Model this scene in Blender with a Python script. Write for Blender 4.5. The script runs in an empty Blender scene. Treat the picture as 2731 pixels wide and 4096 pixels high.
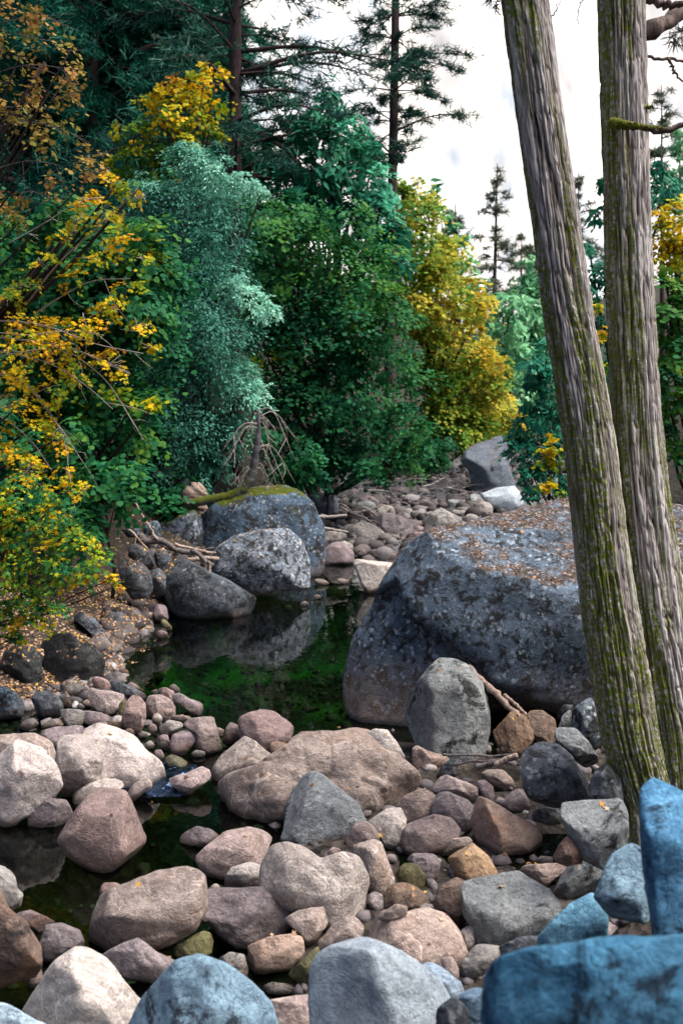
import bpy, bmesh, math, random
import numpy as np
from mathutils import Vector
RNG = np.random.default_rng(7)
SC = bpy.context.scene
COL = SC.collection
PITCH = math.radians(6.89)
CAMZ = 3.0
FS = 3982.0           # focal length in photo pixels
CX, CY = 1365.5, 2048.0
CP, SP = math.cos(PITCH), math.sin(PITCH)
CAM = np.array([0.0, 0.0, CAMZ])
FWD = np.array([0.0, CP, -SP]); UPV = np.array([0.0, SP, CP]); RIGHT = np.array([1.0, 0, 0])

def ray(sx, sy):
    sx = np.asarray(sx, float); sy = np.asarray(sy, float)
    xn = (sx - CX) / FS; yn = (CY - sy) / FS
    return xn[..., None] * RIGHT + FWD + yn[..., None] * UPV
def at_depth(sx, sy, Y):                 # point of the view line that lies at world distance Y
    d = ray(sx, sy)
    return CAM + d * (np.asarray(Y) / d[..., 1])[..., None]
K = 4096 / 2352.0
def dpt(dx, dy, Y): return at_depth(np.asarray(dx) * K, np.asarray(dy) * K, Y)

# ---------------------------------------------------------------- noise
def _h(ix, iy, iz):
    n = (ix * 374761393 + iy * 668265263 + iz * 2147483647 + 1013904223) & 0xffffffff
    n = ((n ^ (n >> 13)) * 1274126177) & 0xffffffff
    n = (n ^ (n >> 16)) & 0xffff
    return n / 65535.0 * 2 - 1
def vnoise(P):
    P = np.asarray(P, float); i = np.floor(P).astype(np.int64); f = P - i
    f = f * f * f * (f * (f * 6 - 15) + 10)
    x, y, z = i[..., 0], i[..., 1], i[..., 2]; r = 0
    for dx in (0, 1):
        wx = f[..., 0] if dx else 1 - f[..., 0]
        for dy in (0, 1):
            wy = f[..., 1] if dy else 1 - f[..., 1]
            for dz in (0, 1):
                wz = f[..., 2] if dz else 1 - f[..., 2]
                r = r + wx * wy * wz * _h(x + dx, y + dy, z + dz)
    return r
def fbm(P, oct=4, lac=2.05, gain=0.5):
    r = 0; a = 1.0; P = np.asarray(P, float)
    for k in range(oct):
        r = r + a * vnoise(P + 17.3 * k); P = P * lac; a *= gain
    return r
def sstep(a, b, x):
    t = np.clip((np.asarray(x, float) - a) / (b - a), 0, 1); return t * t * (3 - 2 * t)

# ---------------------------------------------------------------- ground heights
YL = [0, 7, 8.3, 9.3, 11, 12.6, 14, 16, 20, 26, 30, 33, 40, 60, 120]
XL = [-9, -5, -3.7, -2.75, -2.45, -2.35, -2.0, -0.9, -0.8, -0.6, 1.0, 3.5, 6, 12, 20]
YR = [0, 1.5, 2.5, 4, 5.5, 8, 12, 20, 30, 40, 60, 120]
XR = [-0.3, 0.0, 0.35, 0.9, 1.4, 2.6, 4.6, 5.2, 7.5, 9.5, 17, 34]
def ground(x, y):
    x = np.asarray(x, float); y = np.asarray(y, float)
    xl = np.interp(y, YL, XL); xr = np.interp(y, YR, XR)
    dl = np.maximum(xl - x, 0); dr = np.maximum(x - xr, 0)
    bed = np.interp(y, [0, 8.2, 8.7, 15, 18, 30, 60, 140], [-0.10, -0.10, -0.02, -0.02, 0.03, 0.42, 1.4, 4])
    bed = bed + 0.05 * vnoise(np.stack([x * 1.3, y * 1.3, x * 0], -1))
    bed = bed + 0.13 * sstep(-.75, -.1, x) * (1 - sstep(8.0, 8.7, y))
    px = (x + 0.7) / 1.75; py = (y - 11.9) / 3.3
    pool = 1 - sstep(0.72, 1.12, np.sqrt(px ** 2 + py ** 2))
    px2 = (x + 0.15) / 0.9; py2 = (y - 16.6) / 1.6
    pool2 = 1 - sstep(0.6, 1.1, np.sqrt(px2 ** 2 + py2 ** 2))
    px3 = (x + 1.95) / 1.45; py3 = (y - 6.0) / 1.15
    chan = 1 - sstep(0.65, 1.1, np.sqrt(px3 ** 2 + py3 ** 2))
    px4 = (x + 1.2) / .45; py4 = (y - 7.3) / .75
    chan2 = 1 - sstep(0.5, 1.1, np.sqrt(px4 ** 2 + py4 ** 2))
    z = bed - 0.75 * pool - 0.35 * pool2 - 0.5 * chan - 0.22 * chan2
    lef = np.where(dl < 3, 0.30 * dl + 0.05 * dl * dl, 1.35 + 0.55 * (dl - 3))
    lef = np.minimum(lef, 22 + 0.12 * dl)
    z = z + lef + np.minimum(0.55 * dr + 0.02 * dr * dr, 6 + 0.25 * dr)
    near = np.maximum(1.45 - 0.42 * y, -5)
    z = np.maximum(z, np.where(y < 4.2, near, -9))
    far = np.maximum(y - 60, 0)
    z = z + 0.05 * far * 0.6
    z = z + sstep(0.3, 3, dl) * 0.12 * vnoise(np.stack([x * .7, y * .7, x * 0 + 3], -1))
    return z
def hit(sx, sy, zmin=0.0):                # where the view line meets the ground or the water
    d = ray(sx, sy); t = 1.2
    while t < 160:
        p = CAM + d * t
        if p[2] <= max(float(ground(p[0], p[1])), zmin): return p, t
        t += 0.02 if t < 20 else 0.1
    return CAM + d * t, t

# ---------------------------------------------------------------- mesh and object helpers
def mk(name, V, F, mat=None, parent=None, smooth=True, attr=None):
    V = np.asarray(V, np.float32); F = np.asarray(F, np.int32)
    me = bpy.data.meshes.new(name); k = F.shape[1]
    me.vertices.add(len(V)); me.vertices.foreach_set('co', V.ravel())
    me.loops.add(F.size); me.loops.foreach_set('vertex_index', F.ravel())
    me.polygons.add(len(F))
    me.polygons.foreach_set('loop_start', np.arange(0, F.size, k, dtype=np.int32))
    me.polygons.foreach_set('loop_total', np.full(len(F), k, np.int32))
    if smooth: me.polygons.foreach_set('use_smooth', np.ones(len(F), bool))
    if attr is not None:
        a = me.attributes.new('tone', 'FLOAT', 'FACE'); a.data.foreach_set('value', np.asarray(attr, np.float32))
    me.update(calc_edges=True)
    if mat: me.materials.append(mat)
    o = bpy.data.objects.new(name, me); COL.objects.link(o)
    if parent: o.parent = parent
    return o
def place(o, loc):                        # move the origin without moving the mesh
    loc = np.asarray(loc, float)
    n = len(o.data.vertices); co = np.empty(n * 3, np.float32); o.data.vertices.foreach_get('co', co)
    co = (co.reshape(-1, 3) - loc).astype(np.float32); o.data.vertices.foreach_set('co', co.ravel())
    o.data.update(); o.location = loc
def tag(o, label=None, cat=None, group=None, kind=None):
    if label: o['label'] = label
    if cat: o['category'] = cat
    if group: o['group'] = group
    if kind: o['kind'] = kind
    return o
def thing(name, loc, label, cat, group=None):
    o = bpy.data.objects.new(name, None); COL.objects.link(o); o.location = [float(c) for c in loc]
    o.empty_display_size = 0.2
    return tag(o, label, cat, group)
def part(name, V, F, mat, root, **kw):    # V in world space, root an unrotated Empty
    return mk(name, np.asarray(V) - np.array(root.location), F, mat, root, **kw)

class MB:
    def __init__(s): s.V = []; s.F = []; s.n = 0; s.A = []
    def add(s, V, F, a=None):
        s.V.append(np.asarray(V)); s.F.append(np.asarray(F) + s.n); s.n += len(V)
        if a is not None: s.A.append(np.broadcast_to(a, (len(F),)))
    def get(s): return np.concatenate(s.V), np.concatenate(s.F)
    def attr(s): return np.concatenate(s.A) if s.A else None

def spline(P, n):
    P = np.asarray(P, float)
    if len(P) == 2: return P[0] + (P[1] - P[0]) * np.linspace(0, 1, n)[:, None]
    Q = np.vstack([2 * P[0] - P[1], P, 2 * P[-1] - P[-2]]); out = []
    for t in np.linspace(0, len(P) - 1 - 1e-9, n):
        i = int(t); f = t - i; a, b, c, d = Q[i:i + 4]
        out.append(.5 * ((2 * b) + (c - a) * f + (2 * a - 5 * b + 4 * c - d) * f * f + (3 * b - a - 3 * c + d) * f ** 3))
    return np.array(out)
def frames(P):
    T = np.gradient(P, axis=0); T /= np.linalg.norm(T, axis=1)[:, None] + 1e-9
    ref = np.where(np.abs(T[:, 2:3]) > .9, np.array([[0, 1., 0]]), np.array([[0, 0, 1.]]))
    A = np.cross(ref, T); A /= np.linalg.norm(A, axis=1)[:, None] + 1e-9
    return T, A, np.cross(T, A)
def tube(P, r, seg=6, wob=0.0):
    P = np.asarray(P, float); n = len(P); r = np.broadcast_to(np.asarray(r, float), (n,))
    if n > 2 or True:
        ref0 = None
    T = np.gradient(P, axis=0); T /= np.linalg.norm(T, axis=1)[:, None] + 1e-9
    a = np.array([0.31, 0.87, 0.12]); A = a - (T @ a)[:, None] * T
    A /= np.linalg.norm(A, axis=1)[:, None] + 1e-9; B = np.cross(T, A)
    th = np.linspace(0, 2 * math.pi, seg, endpoint=False)
    rr = r[:, None] * np.ones((1, seg))
    if wob: rr = rr * (1 + wob * RNG.normal(size=(n, seg)))
    V = P[:, None] + rr[..., None] * (np.cos(th)[None, :, None] * A[:, None] + np.sin(th)[None, :, None] * B[:, None])
    V = V.reshape(-1, 3); F = []
    i = np.arange(n - 1)[:, None] * seg; j = np.arange(seg)[None]; jn = (j + 1) % seg
    F = np.stack([i + j, i + jn, i + seg + jn, i + seg + j], -1).reshape(-1, 4)
    c0 = len(V); V = np.vstack([V, P[0] , P[-1]])
    j = np.arange(seg); jn = (j + 1) % seg
    capa = np.stack([jn, j, np.full(seg, c0), np.full(seg, c0)], -1)
    # caps as degenerate-free quads: use pairs of segments
    F2 = []
    for s in range(0, seg - 1, 2):
        F2.append([(s + 2) % seg, s + 1, s, c0])
        b = (n - 1) * seg
        F2.append([b + s, b + s + 1, b + (s + 2) % seg, c0 + 1])
    return V, np.vstack([F, np.array(F2)])

_ico = {}
def ico(sub):
    if sub not in _ico:
        bm = bmesh.new(); bmesh.ops.create_icosphere(bm, subdivisions=sub, radius=1)
        bm.verts.ensure_lookup_table(); bm.verts.index_update()
        V = np.array([v.co[:] for v in bm.verts]); F = np.array([[v.index for v in f.verts] for f in bm.faces])
        E = np.array([[v.index for v in e.verts] for e in bm.edges]); bm.free(); _ico[sub] = (V, F, E)
    return _ico[sub]
def lap(V, E, it, k=.5):
    deg = np.bincount(E.ravel(), minlength=len(V))[:, None]
    for _ in range(it):
        S = np.zeros_like(V); np.add.at(S, E[:, 0], V[E[:, 1]]); np.add.at(S, E[:, 1], V[E[:, 0]])
        V = V + k * (S / deg - V)
    return V

# ---------------------------------------------------------------- node helpers
class NT:
    def __init__(s, name):
        s.m = bpy.data.materials.new(name); s.m.use_nodes = True; s.t = s.m.node_tree; s.t.nodes.clear()
        s.out = s.n('ShaderNodeOutputMaterial')
    def n(s, ty, **kw):
        nd = s.t.nodes.new(ty)
        for k, v in kw.items():
            if k == 'inp':
                for a, b in v.items():
                    if isinstance(b, bpy.types.NodeSocket): s.t.links.new(b, nd.inputs[a])
                    else: nd.inputs[a].default_value = b
            else: setattr(nd, k, v)
        return nd
    def noise(s, vec, scale, detail=5, rough=.55, dist=0.0):
        return s.n('ShaderNodeTexNoise', inp={'Vector': vec, 'Scale': scale, 'Detail': detail, 'Roughness': rough, 'Distortion': dist}).outputs['Fac']
    def ramp(s, fac, stops, interp='LINEAR'):
        r = s.n('ShaderNodeValToRGB', inp={'Fac': fac}); r.color_ramp.interpolation = interp
        el = r.color_ramp.elements
        while len(el) < len(stops): el.new(.5)
        for e, (p, c) in zip(el, stops):
            e.position = p; e.color = (c, c, c, 1) if isinstance(c, (int, float)) else (*c, 1)
        return r.outputs['Color']
    def mix(s, fac, a, b, mode='MIX'):
        m = s.n('ShaderNodeMix', data_type='RGBA', blend_type=mode)
        for i, v in ((0, fac), (6, a), (7, b)):
            if isinstance(v, bpy.types.NodeSocket): s.t.links.new(v, m.inputs[i])
            else: m.inputs[i].default_value = v if i == 0 else (*v, 1)
        return m.outputs[2]
    def math(s, op, a, b=0.0, clamp=False):
        m = s.n('ShaderNodeMath', operation=op, use_clamp=clamp)
        for i, v in ((0, a), (1, b)):
            if isinstance(v, bpy.types.NodeSocket): s.t.links.new(v, m.inputs[i])
            else: m.inputs[i].default_value = v
        return m.outputs[0]
    def bump(s, h, strength=.5, dist=.02, normal=None):
        i = {'Height': h, 'Strength': strength, 'Distance': dist}
        if normal: i['Normal'] = normal
        return s.n('ShaderNodeBump', inp=i).outputs['Normal']
    def bsdf(s, col, rough=.8, normal=None, spec=.3):
        i = {'Base Color': col if isinstance(col, bpy.types.NodeSocket) else (*col, 1), 'Roughness': rough, 'Specular IOR Level': spec}
        if normal: i['Normal'] = normal
        return s.n('ShaderNodeBsdfPrincipled', inp=i).outputs[0]
    def done(s, sh):
        s.t.links.new(sh, s.out.inputs['Surface']); return s.m

def rock_mat(name, c1, c2, dark=0.0, spots=0.0, litter=0.0, moss=0.0, stain=0.0, rust=0.0, streak=.3, grain=.35, rough=.82, bump=1.0, darkc=(.02, .022, .025), scale=1.0, spotc=(.55, .60, .66), stainc=(.09, .06, .04)):
    t = NT(name)
    oi = t.n('ShaderNodeObjectInfo').outputs['Random']
    tc = t.n('ShaderNodeTexCoord').outputs['Object']
    off = t.n('ShaderNodeCombineXYZ', inp={0: t.math('MULTIPLY', oi, 37.), 1: t.math('MULTIPLY', oi, 11.), 2: t.math('MULTIPLY', oi, 53.)}).outputs[0]
    v = t.n('ShaderNodeVectorMath', operation='ADD', inp={0: tc, 1: off}).outputs[0]
    geo = t.n('ShaderNodeNewGeometry')
    big = t.noise(v, 2.2 * scale, 6, .6, .4)
    col = t.mix(t.ramp(big, [(.34, 0.), (.66, 1.)]), c2, c1)
    # mineral streaks
    mp = t.n('ShaderNodeMapping', inp={'Vector': v, 'Rotation': (.4, .7, .2), 'Scale': (2.2, 9., 2.2)}).outputs[0]
    st = t.noise(mp, 2.0 * scale, 6, .65, .8)
    col = t.mix(t.math('MULTIPLY', t.ramp(st, [(.5, 0.), (.72, 1.)]), streak), col, [x * .45 for x in c2])
    col = t.mix(t.math('MULTIPLY', t.ramp(st, [(.25, 1.), (.42, 0.)]), streak * .6), col, [min(1, x * 1.45 + .03) for x in c1])
    gr = t.noise(v, 70., 3, .7)
    col = t.mix(t.math('MULTIPLY', t.ramp(gr, [(.32, 1.), (.55, 0.)]), grain), col, [x * .35 for x in c2])
    col = t.mix(t.math('MULTIPLY', t.ramp(gr, [(.55, 0.), (.72, 1.)]), grain), col, [min(1, x * 1.6 + .05) for x in c1])
    crk = t.ramp(t.noise(v, 2.6, 4, .6, 1.2), [(.488, 0.), (.5, 1.), (.512, 0.)])
    col = t.mix(t.math('MULTIPLY', t.math('MULTIPLY', crk, t.ramp(big, [(.5, 0.), (.6, 1.)])), .3), col, [x * .3 for x in c2])
    mot = t.noise(v, 24., 6, .7, .3)
    col = t.mix(t.math('MULTIPLY', t.ramp(mot, [(.36, 1.), (.5, 0.)]), grain * 1.1), col, [x * .5 for x in c2])
    col = t.mix(t.math('MULTIPLY', t.ramp(mot, [(.52, 0.), (.66, 1.)]), grain), col, [min(1, x * 1.4 + .03) for x in c1])
    vn = t.noise(t.n('ShaderNodeMapping', inp={'Vector': v, 'Rotation': (.9, .3, 1.1), 'Scale': (1., 2.6, 1.)}).outputs[0], 1.7, 3, .55, .6)
    col = t.mix(t.math('MULTIPLY', t.ramp(vn, [(.492, 0.), (.5, 1.), (.508, 0.)]), t.math('MULTIPLY', streak, t.ramp(oi, [(.45, 0.), (.55, 1.)]))), col, [min(1, x * 1.5 + .08) for x in c1])
    dust = t.noise(v, 1.1, 5, .65, .5)
    col = t.mix(t.math('MULTIPLY', t.ramp(dust, [(.52, 0.), (.64, 1.)]), .3), col, [x * .5 + .02 for x in c2])
    if rust:
        rn = t.noise(v, 3.1, 5, .6, 1.)
        col = t.mix(t.math('MULTIPLY', t.ramp(rn, [(.5, 0.), (.68, 1.)]), rust), col, (.36, .17, .07))
    if dark:
        dn = t.noise(v, (9. if spots > .7 else 4.5) * scale, 9, .76, .5)
        a = .62 - .3 * dark
        col = t.mix(t.ramp(dn, [(a, 0.), (a + .07, 1.)]), col, darkc)
    if spots:
        wv = t.n('ShaderNodeVectorMath', operation='ADD', inp={0: v, 1: t.n('ShaderNodeVectorMath', operation='SCALE', inp={0: t.n('ShaderNodeTexNoise', inp={'Vector': v, 'Scale': 14., 'Detail': 3.}).outputs['Color'], 'Scale': .09}).outputs[0]}).outputs[0]
        vo = t.n('ShaderNodeTexVoronoi', feature='F1', inp={'Vector': wv, 'Scale': 17. * scale, 'Randomness': 1.}).outputs['Distance']
        gate = t.ramp(t.noise(v, 3.3 * scale, 5, .7), [(.5 - .12 * spots, 0.), (.62, 1.)])
        sp = t.math('MULTIPLY', t.ramp(vo, [(.22, 1.), (.36, 0.)]), gate)
        col = t.mix(t.math('MULTIPLY', sp, min(1, spots)), col, spotc)
        vo2 = t.n('ShaderNodeTexVoronoi', feature='F1', inp={'Vector': wv, 'Scale': 5.2 * scale, 'Randomness': 1.}).outputs['Distance']
        col = t.mix(t.math('MULTIPLY', t.ramp(vo2, [(.1, 1.), (.17, 0.)]), spots * .8), col, spotc)
    nz = t.n('ShaderNodeSeparateXYZ', inp={0: geo.outputs['Normal']}).outputs[2]
    if moss:
        mn = t.noise(v, 2.4, 7, .7)
        up = t.math('ADD', t.math('MULTIPLY', nz, .35), mn)
        mcol = t.mix(t.noise(v, 22., 4, .7), (.012, .02, .004), (.10, .13, .012))
        col = t.mix(t.ramp(up, [(.92 - .3 * moss, 0.), (1.0 - .3 * moss, 1.)]), col, mcol)
    if litter:
        ln = t.noise(v, 2.0, 9, .76)
        up = t.math('ADD', t.math('MULTIPLY', nz, .9), ln)
        lc = t.n('ShaderNodeTexVoronoi', feature='F1', inp={'Vector': v, 'Scale': 55., 'Randomness': 1.}).outputs['Color']
        lr = t.ramp(t.n('ShaderNodeSeparateXYZ', inp={0: lc}).outputs[0], [(0., (.03, .02, .017)), (.3, (.085, .055, .042)), (.55, (.16, .115, .10)), (.75, (.05, .045, .025)), (.9, (.26, .24, .25))], 'CONSTANT')
        col = t.mix(t.math('MULTIPLY', t.ramp(t.math('SUBTRACT', up, .5), [(.86 - .25 * litter, 0.), (.93 - .25 * litter, 1.)]), t.ramp(t.noise(v, 11., 5, .7), [(.36, 0.), (.5, 1.)])), col, lr)
    if stain:                              # damp brown band left by the water
        pz = t.n('ShaderNodeSeparateXYZ', inp={0: geo.outputs['Position']}).outputs[2]
        h = t.math('ADD', pz, t.math('MULTIPLY', t.math('SUBTRACT', big, .5), -.5))
        col = t.mix(t.math('MULTIPLY', t.ramp(h, [(.0, 1.), (stain, 0.)]), .8), col, stainc)
        wet = t.math('ADD', pz, t.math('MULTIPLY', t.math('SUBTRACT', mot, .5), -.05))
        col = t.mix(t.math('MULTIPLY', t.ramp(wet, [(.02, .8), (.055, 0.)]), 1.), col, [x * .22 for x in c2])
    # hue differences from stone to stone
    hsv = t.n('ShaderNodeHueSaturation', inp={'Hue': t.math('ADD', .488, t.math('MULTIPLY', oi, .024)), 'Saturation': t.math('ADD', .75, t.math('MULTIPLY', t.math('FRACT', t.math('MULTIPLY', oi, 7.31)), .5)), 'Value': t.math('ADD', .8, t.math('MULTIPLY', t.math('FRACT', t.math('MULTIPLY', oi, 13.7)), .4)), 'Color': col}).outputs[0]
    h1 = t.noise(v, 9., 9, .72, .3)
    cr = t.ramp(t.noise(v, 2.6, 4, .6, 1.2), [(.485, 0.), (.5, 1.), (.515, 0.)])
    b1 = t.bump(t.math('SUBTRACT', h1, t.math('MULTIPLY', cr, .10)), .8 * bump, .07)
    b2 = t.bump(st, .35 * bump, .03, b1)
    b3 = t.bump(t.noise(v, 60., 5, .7), .5 * bump, .008, b2)
    return t.done(t.bsdf(hsv, rough, b3, .25))

M = {}
def build_rock_mats():
    M['tan'] = rock_mat('tan_granite', (.45, .365, .335), (.24, .19, .175), stain=.12, rust=.16, streak=.6)
    M['pink'] = rock_mat('pink_granite', (.41, .315, .30), (.25, .19, .19), stain=.15, streak=.4)
    M['pale'] = rock_mat('pale_granite', (.58, .52, .49), (.38, .33, .315), stain=.08, streak=.6, dark=.14, darkc=(.16, .12, .11))
    M['grey'] = rock_mat('grey_granite', (.33, .31, .30), (.20, .18, .175), stain=.12, dark=.15, streak=.4)
    M['lich'] = rock_mat('lichen_granite', (.19, .25, .32), (.095, .125, .165), dark=.46, spots=.8, grain=.55, litter=0., stain=.25, rough=.85)
    M['big'] = rock_mat('big_boulder_granite', (.15, .20, .265), (.062, .088, .125), dark=.44, spots=.85, litter=.64, stain=.7, stainc=(.15, .105, .08), grain=.35, spotc=(.36, .42, .50), rough=.85)
    M['mossy'] = rock_mat('mossy_granite', (.115, .165, .235), (.05, .072, .105), dark=.48, spots=.5, moss=.56, stain=.3)
    M['farblue'] = rock_mat('far_blue_granite', (.17, .21, .265), (.095, .12, .155), dark=.2, spots=.2, litter=.5, scale=.5)
    M['slate'] = rock_mat('slate_granite', (.115, .13, .155), (.05, .058, .075), dark=.4, spots=.3, stain=.1)
    M['dark'] = rock_mat('dark_mossy_stone', (.055, .06, .065), (.02, .022, .024), dark=.5, spots=.28, spotc=(.24, .26, .24))
    M['brown'] = rock_mat('brown_granite', (.27, .19, .15), (.14, .095, .08), stain=.2, rust=.5, dark=.15)
    M['purple'] = rock_mat('purple_granite', (.31, .255, .265), (.175, .14, .155), stain=.12, streak=.4)
    M['rust'] = rock_mat('rusty_granite', (.45, .32, .24), (.28, .17, .12), rust=.8, stain=.05)
    M['skylit'] = rock_mat('skylit_granite', (.18, .40, .57), (.06, .165, .28), dark=.3, spots=.45, darkc=(.015, .035, .06), spotc=(.22, .45, .65), stain=0.)  # blue skylight on the corner rocks is put into their colour
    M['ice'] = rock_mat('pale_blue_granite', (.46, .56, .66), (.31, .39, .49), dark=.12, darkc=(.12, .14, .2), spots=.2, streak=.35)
    M['steel'] = rock_mat('steel_grey_granite', (.28, .30, .315), (.14, .155, .168), dark=.25, streak=.5, stain=.05)
    M['olive'] = rock_mat('olive_algae_stone', (.15, .14, .08), (.07, .065, .035), streak=.2)

CROPS = {'A': (0, 2048, .893), 'B': (1331, 2048, .893), 'C': (0, 3072, .893), 'D': (1331, 3072, .893),
         'E': (0, 2400, .4464), 'F': (500, 2600, .4464), 'G': (1200, 1800, .4464), 'H': (400, 1850, .574),
         'I': (1500, 2850, .4464), 'J': (1900, 2700, .4464), 'K': (1300, 3400, .4464), 'L': (1700, 1400, .3827), 'S': (0, 0, 1.0)}
def inside(px, py, poly):
    c = np.zeros(px.shape, bool); n = len(poly)
    for i in range(n):
        x1, y1 = poly[i]; x2, y2 = poly[(i + 1) % n]
        with np.errstate(divide='ignore', invalid='ignore'):
            c ^= ((y1 > py) != (y2 > py)) & (px < (x2 - x1) * (py - y1) / (y2 - y1 + 1e-12) + x1)
    return c
def polydist(px, py, poly):
    d = np.full(px.shape, 1e9); n = len(poly)
    for i in range(n):
        a = poly[i]; b = poly[(i + 1) % n]; ab = b - a
        t = np.clip(((px - a[0]) * ab[0] + (py - a[1]) * ab[1]) / (ab @ ab + 1e-9), 0, 1)
        d = np.minimum(d, np.hypot(px - a[0] - t * ab[0], py - a[1] - t * ab[1]))
    return d
ROCKS = []
def parse(crop, s):
    ox, oy, k = CROPS[crop]
    return np.array([[float(c) for c in p.split(',')] for p in s.split()]) * k + [ox, oy]
_rs = [0]
def R(label, crop, pts, mat, name=None, Y=None, dr=.85, sink=.14, planes=13, sub=None, e=.72, amp=.055, cuts=(), recess=None, seed=None, cat=None, group=None, smooth=1, grow=1.12):
    _rs[0] += 1; rg = np.random.default_rng(seed or (1000 + _rs[0]))
    poly = parse(crop, pts); poly = poly.mean(0) + (poly - poly.mean(0)) * grow
    w = np.ptp(poly[:, 0]); h = np.ptp(poly[:, 1]); size = math.sqrt(w * h)
    bot = poly[:, 1].max(); bx = poly[poly[:, 1] > bot - .12 * h, 0].mean()
    if Y is None: p, t = hit(bx, bot); 
    else: t = Y
    rw = size / 2 * t / FS; D = dr * rw
    tc = t + (.45 * D if Y is None else 0)
    if sub is None: sub = 3 if size < 55 else (4 if size < 120 else 5)
    # outline continued a little below where it meets ground, water or other stones
    pe = poly.copy(); low = (pe[:, 1] - (bot - .35 * h)) / (.35 * h); pe[:, 1] += np.clip(low, 0, 1) * sink * h
    c = np.array([(pe[:, 0].min() + pe[:, 0].max()) / 2 * .4 + pe[:, 0].mean() * .6, (pe[:, 1].min() + pe[:, 1].max()) / 2 * .5 + pe[:, 1].mean() * .5])
    V, F, E = ico(sub); V = V.copy()
    # polar outline
    th = np.linspace(-math.pi, math.pi, 361); dx, dy = np.cos(th), np.sin(th); Rr = np.zeros(361)
    n = len(pe)
    for i in range(n):
        a = pe[i] - c; b = pe[(i + 1) % n] - c; ed = b - a
        den = dx * ed[1] - dy * ed[0]; den = np.where(np.abs(den) < 1e-9, 1e-9, den)
        s = (a[0] * ed[1] - a[1] * ed[0]) / den; u = (a[0] * dy - a[1] * dx) / den
        ok = (s > 0) & (u >= -1e-6) & (u <= 1 + 1e-6); Rr = np.where(ok & (s > Rr), s, Rr)
    Rr = np.where(Rr <= 0, size / 2, Rr)
    ker = np.array([1, 2, 3, 2, 1.]); ker /= ker.sum(); Rr = np.convolve(np.concatenate([Rr[-3:-1], Rr, Rr[1:3]]), ker, 'valid')
    # V: x right, y down the picture, z towards the viewer
    rho = np.hypot(V[:, 0], V[:, 1]); ang = np.arctan2(V[:, 1], V[:, 0])
    U = np.interp(ang, th, Rr) * rho ** e
    W = np.sign(V[:, 2]) * np.abs(V[:, 2]) ** e
    k0 = size / 2
    X = np.stack([np.cos(ang) * U, np.sin(ang) * U, W * D / rw * k0], -1)
    X0 = X.copy()
    nbig = planes // 2
    for ip in range(nbig + (18 if planes else 0)):
        nn = rg.normal(size=3); nn[2] = (abs(nn[2]) + .55) * (1 if rg.random() < .75 else -1)
        if nn[2] > 0 and nn[1] > 0 and rg.random() < .5: nn[1] = -nn[1]
        nn /= np.linalg.norm(nn); q = X @ nn; d = q.max() * (rg.uniform(.62, .86) if ip < nbig else rg.uniform(.85, .97))
        X -= np.maximum(q - d, 0)[:, None] * nn
    for (u, v, wv, nu, nv, nw) in cuts:
        nn = np.array([nu, nv, nw], float); nn /= np.linalg.norm(nn)
        d = np.array([u * w / 2, v * h / 2, wv * D / rw * k0]) @ nn
        X -= np.maximum(X @ nn - d, 0)[:, None] * nn
    X = lap(X, E, {3: 1, 4: 1, 5: smooth, 6: 3}.get(sub, 4))
    nrm = X / (np.linalg.norm(X, axis=1)[:, None] + 1e-9); s0 = rg.uniform(0, 100, 3)
    q = X / k0
    nz = fbm(q * 1.7 + s0, 4) + .55 * (1 - 2 * np.abs(vnoise(q * np.array([2.2, 3.6, 2.2]) + s0 + 9))) * .6
    face = .35 + .65 * np.abs(X[:, 2]) / (np.abs(X[:, 2]).max() + 1e-9)
    X = X + nrm * (nz * amp * k0 * face)[:, None]
    X += nrm * ((fbm(q * 7 + s0, 3) * amp * .2 - np.clip(1 - np.abs(vnoise(q * 3.1 + s0 + 40)) * 9, 0, 1) * amp * .35) * k0 * face)[:, None]
    ba = rg.normal(size=3) * np.array([.5, 1., .5]); ba /= np.linalg.norm(ba)
    hh = (q @ ba) * rg.uniform(1.6, 3.2) + .7 * vnoise(q * 1.3 + s0 + 70); saw = hh - np.floor(hh)
    gate = sstep(-.1, .35, vnoise(q * 1.1 + s0 + 33))
    X -= nrm * ((saw ** 4) * gate * amp * .75 * k0 * face)[:, None]
    px, py = X[:, 0] + c[0], X[:, 1] + c[1]
    if recess:
        for (pc, depth, soft) in recess:
            rp = parse('B', pc); ins = inside(px, py, rp); sd = polydist(px, py, rp)
            m = np.where(ins, sstep(0, soft, sd), 0) * (X[:, 2] > -.2 * k0)
            X[:, 2] -= m * depth * k0
    wx = X[:, 2] * t / FS                    # towards the viewer, metres
    cd = ray(c[0], c[1]); hat = cd / np.linalg.norm(cd)
    P = CAM + ray(px, py) * tc - wx[:, None] * hat
    F = F[:, ::-1]
    rm = size / 2 * t / FS
    nm = name or ('boulder' if rm > .26 else 'rock' if rm > .11 else 'stone')
    o = mk(nm, P, F, M[mat]); place(o, CAM + cd * tc)
    tag(o, label, cat or nm, group)
    ROCKS.append(o); return o
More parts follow.
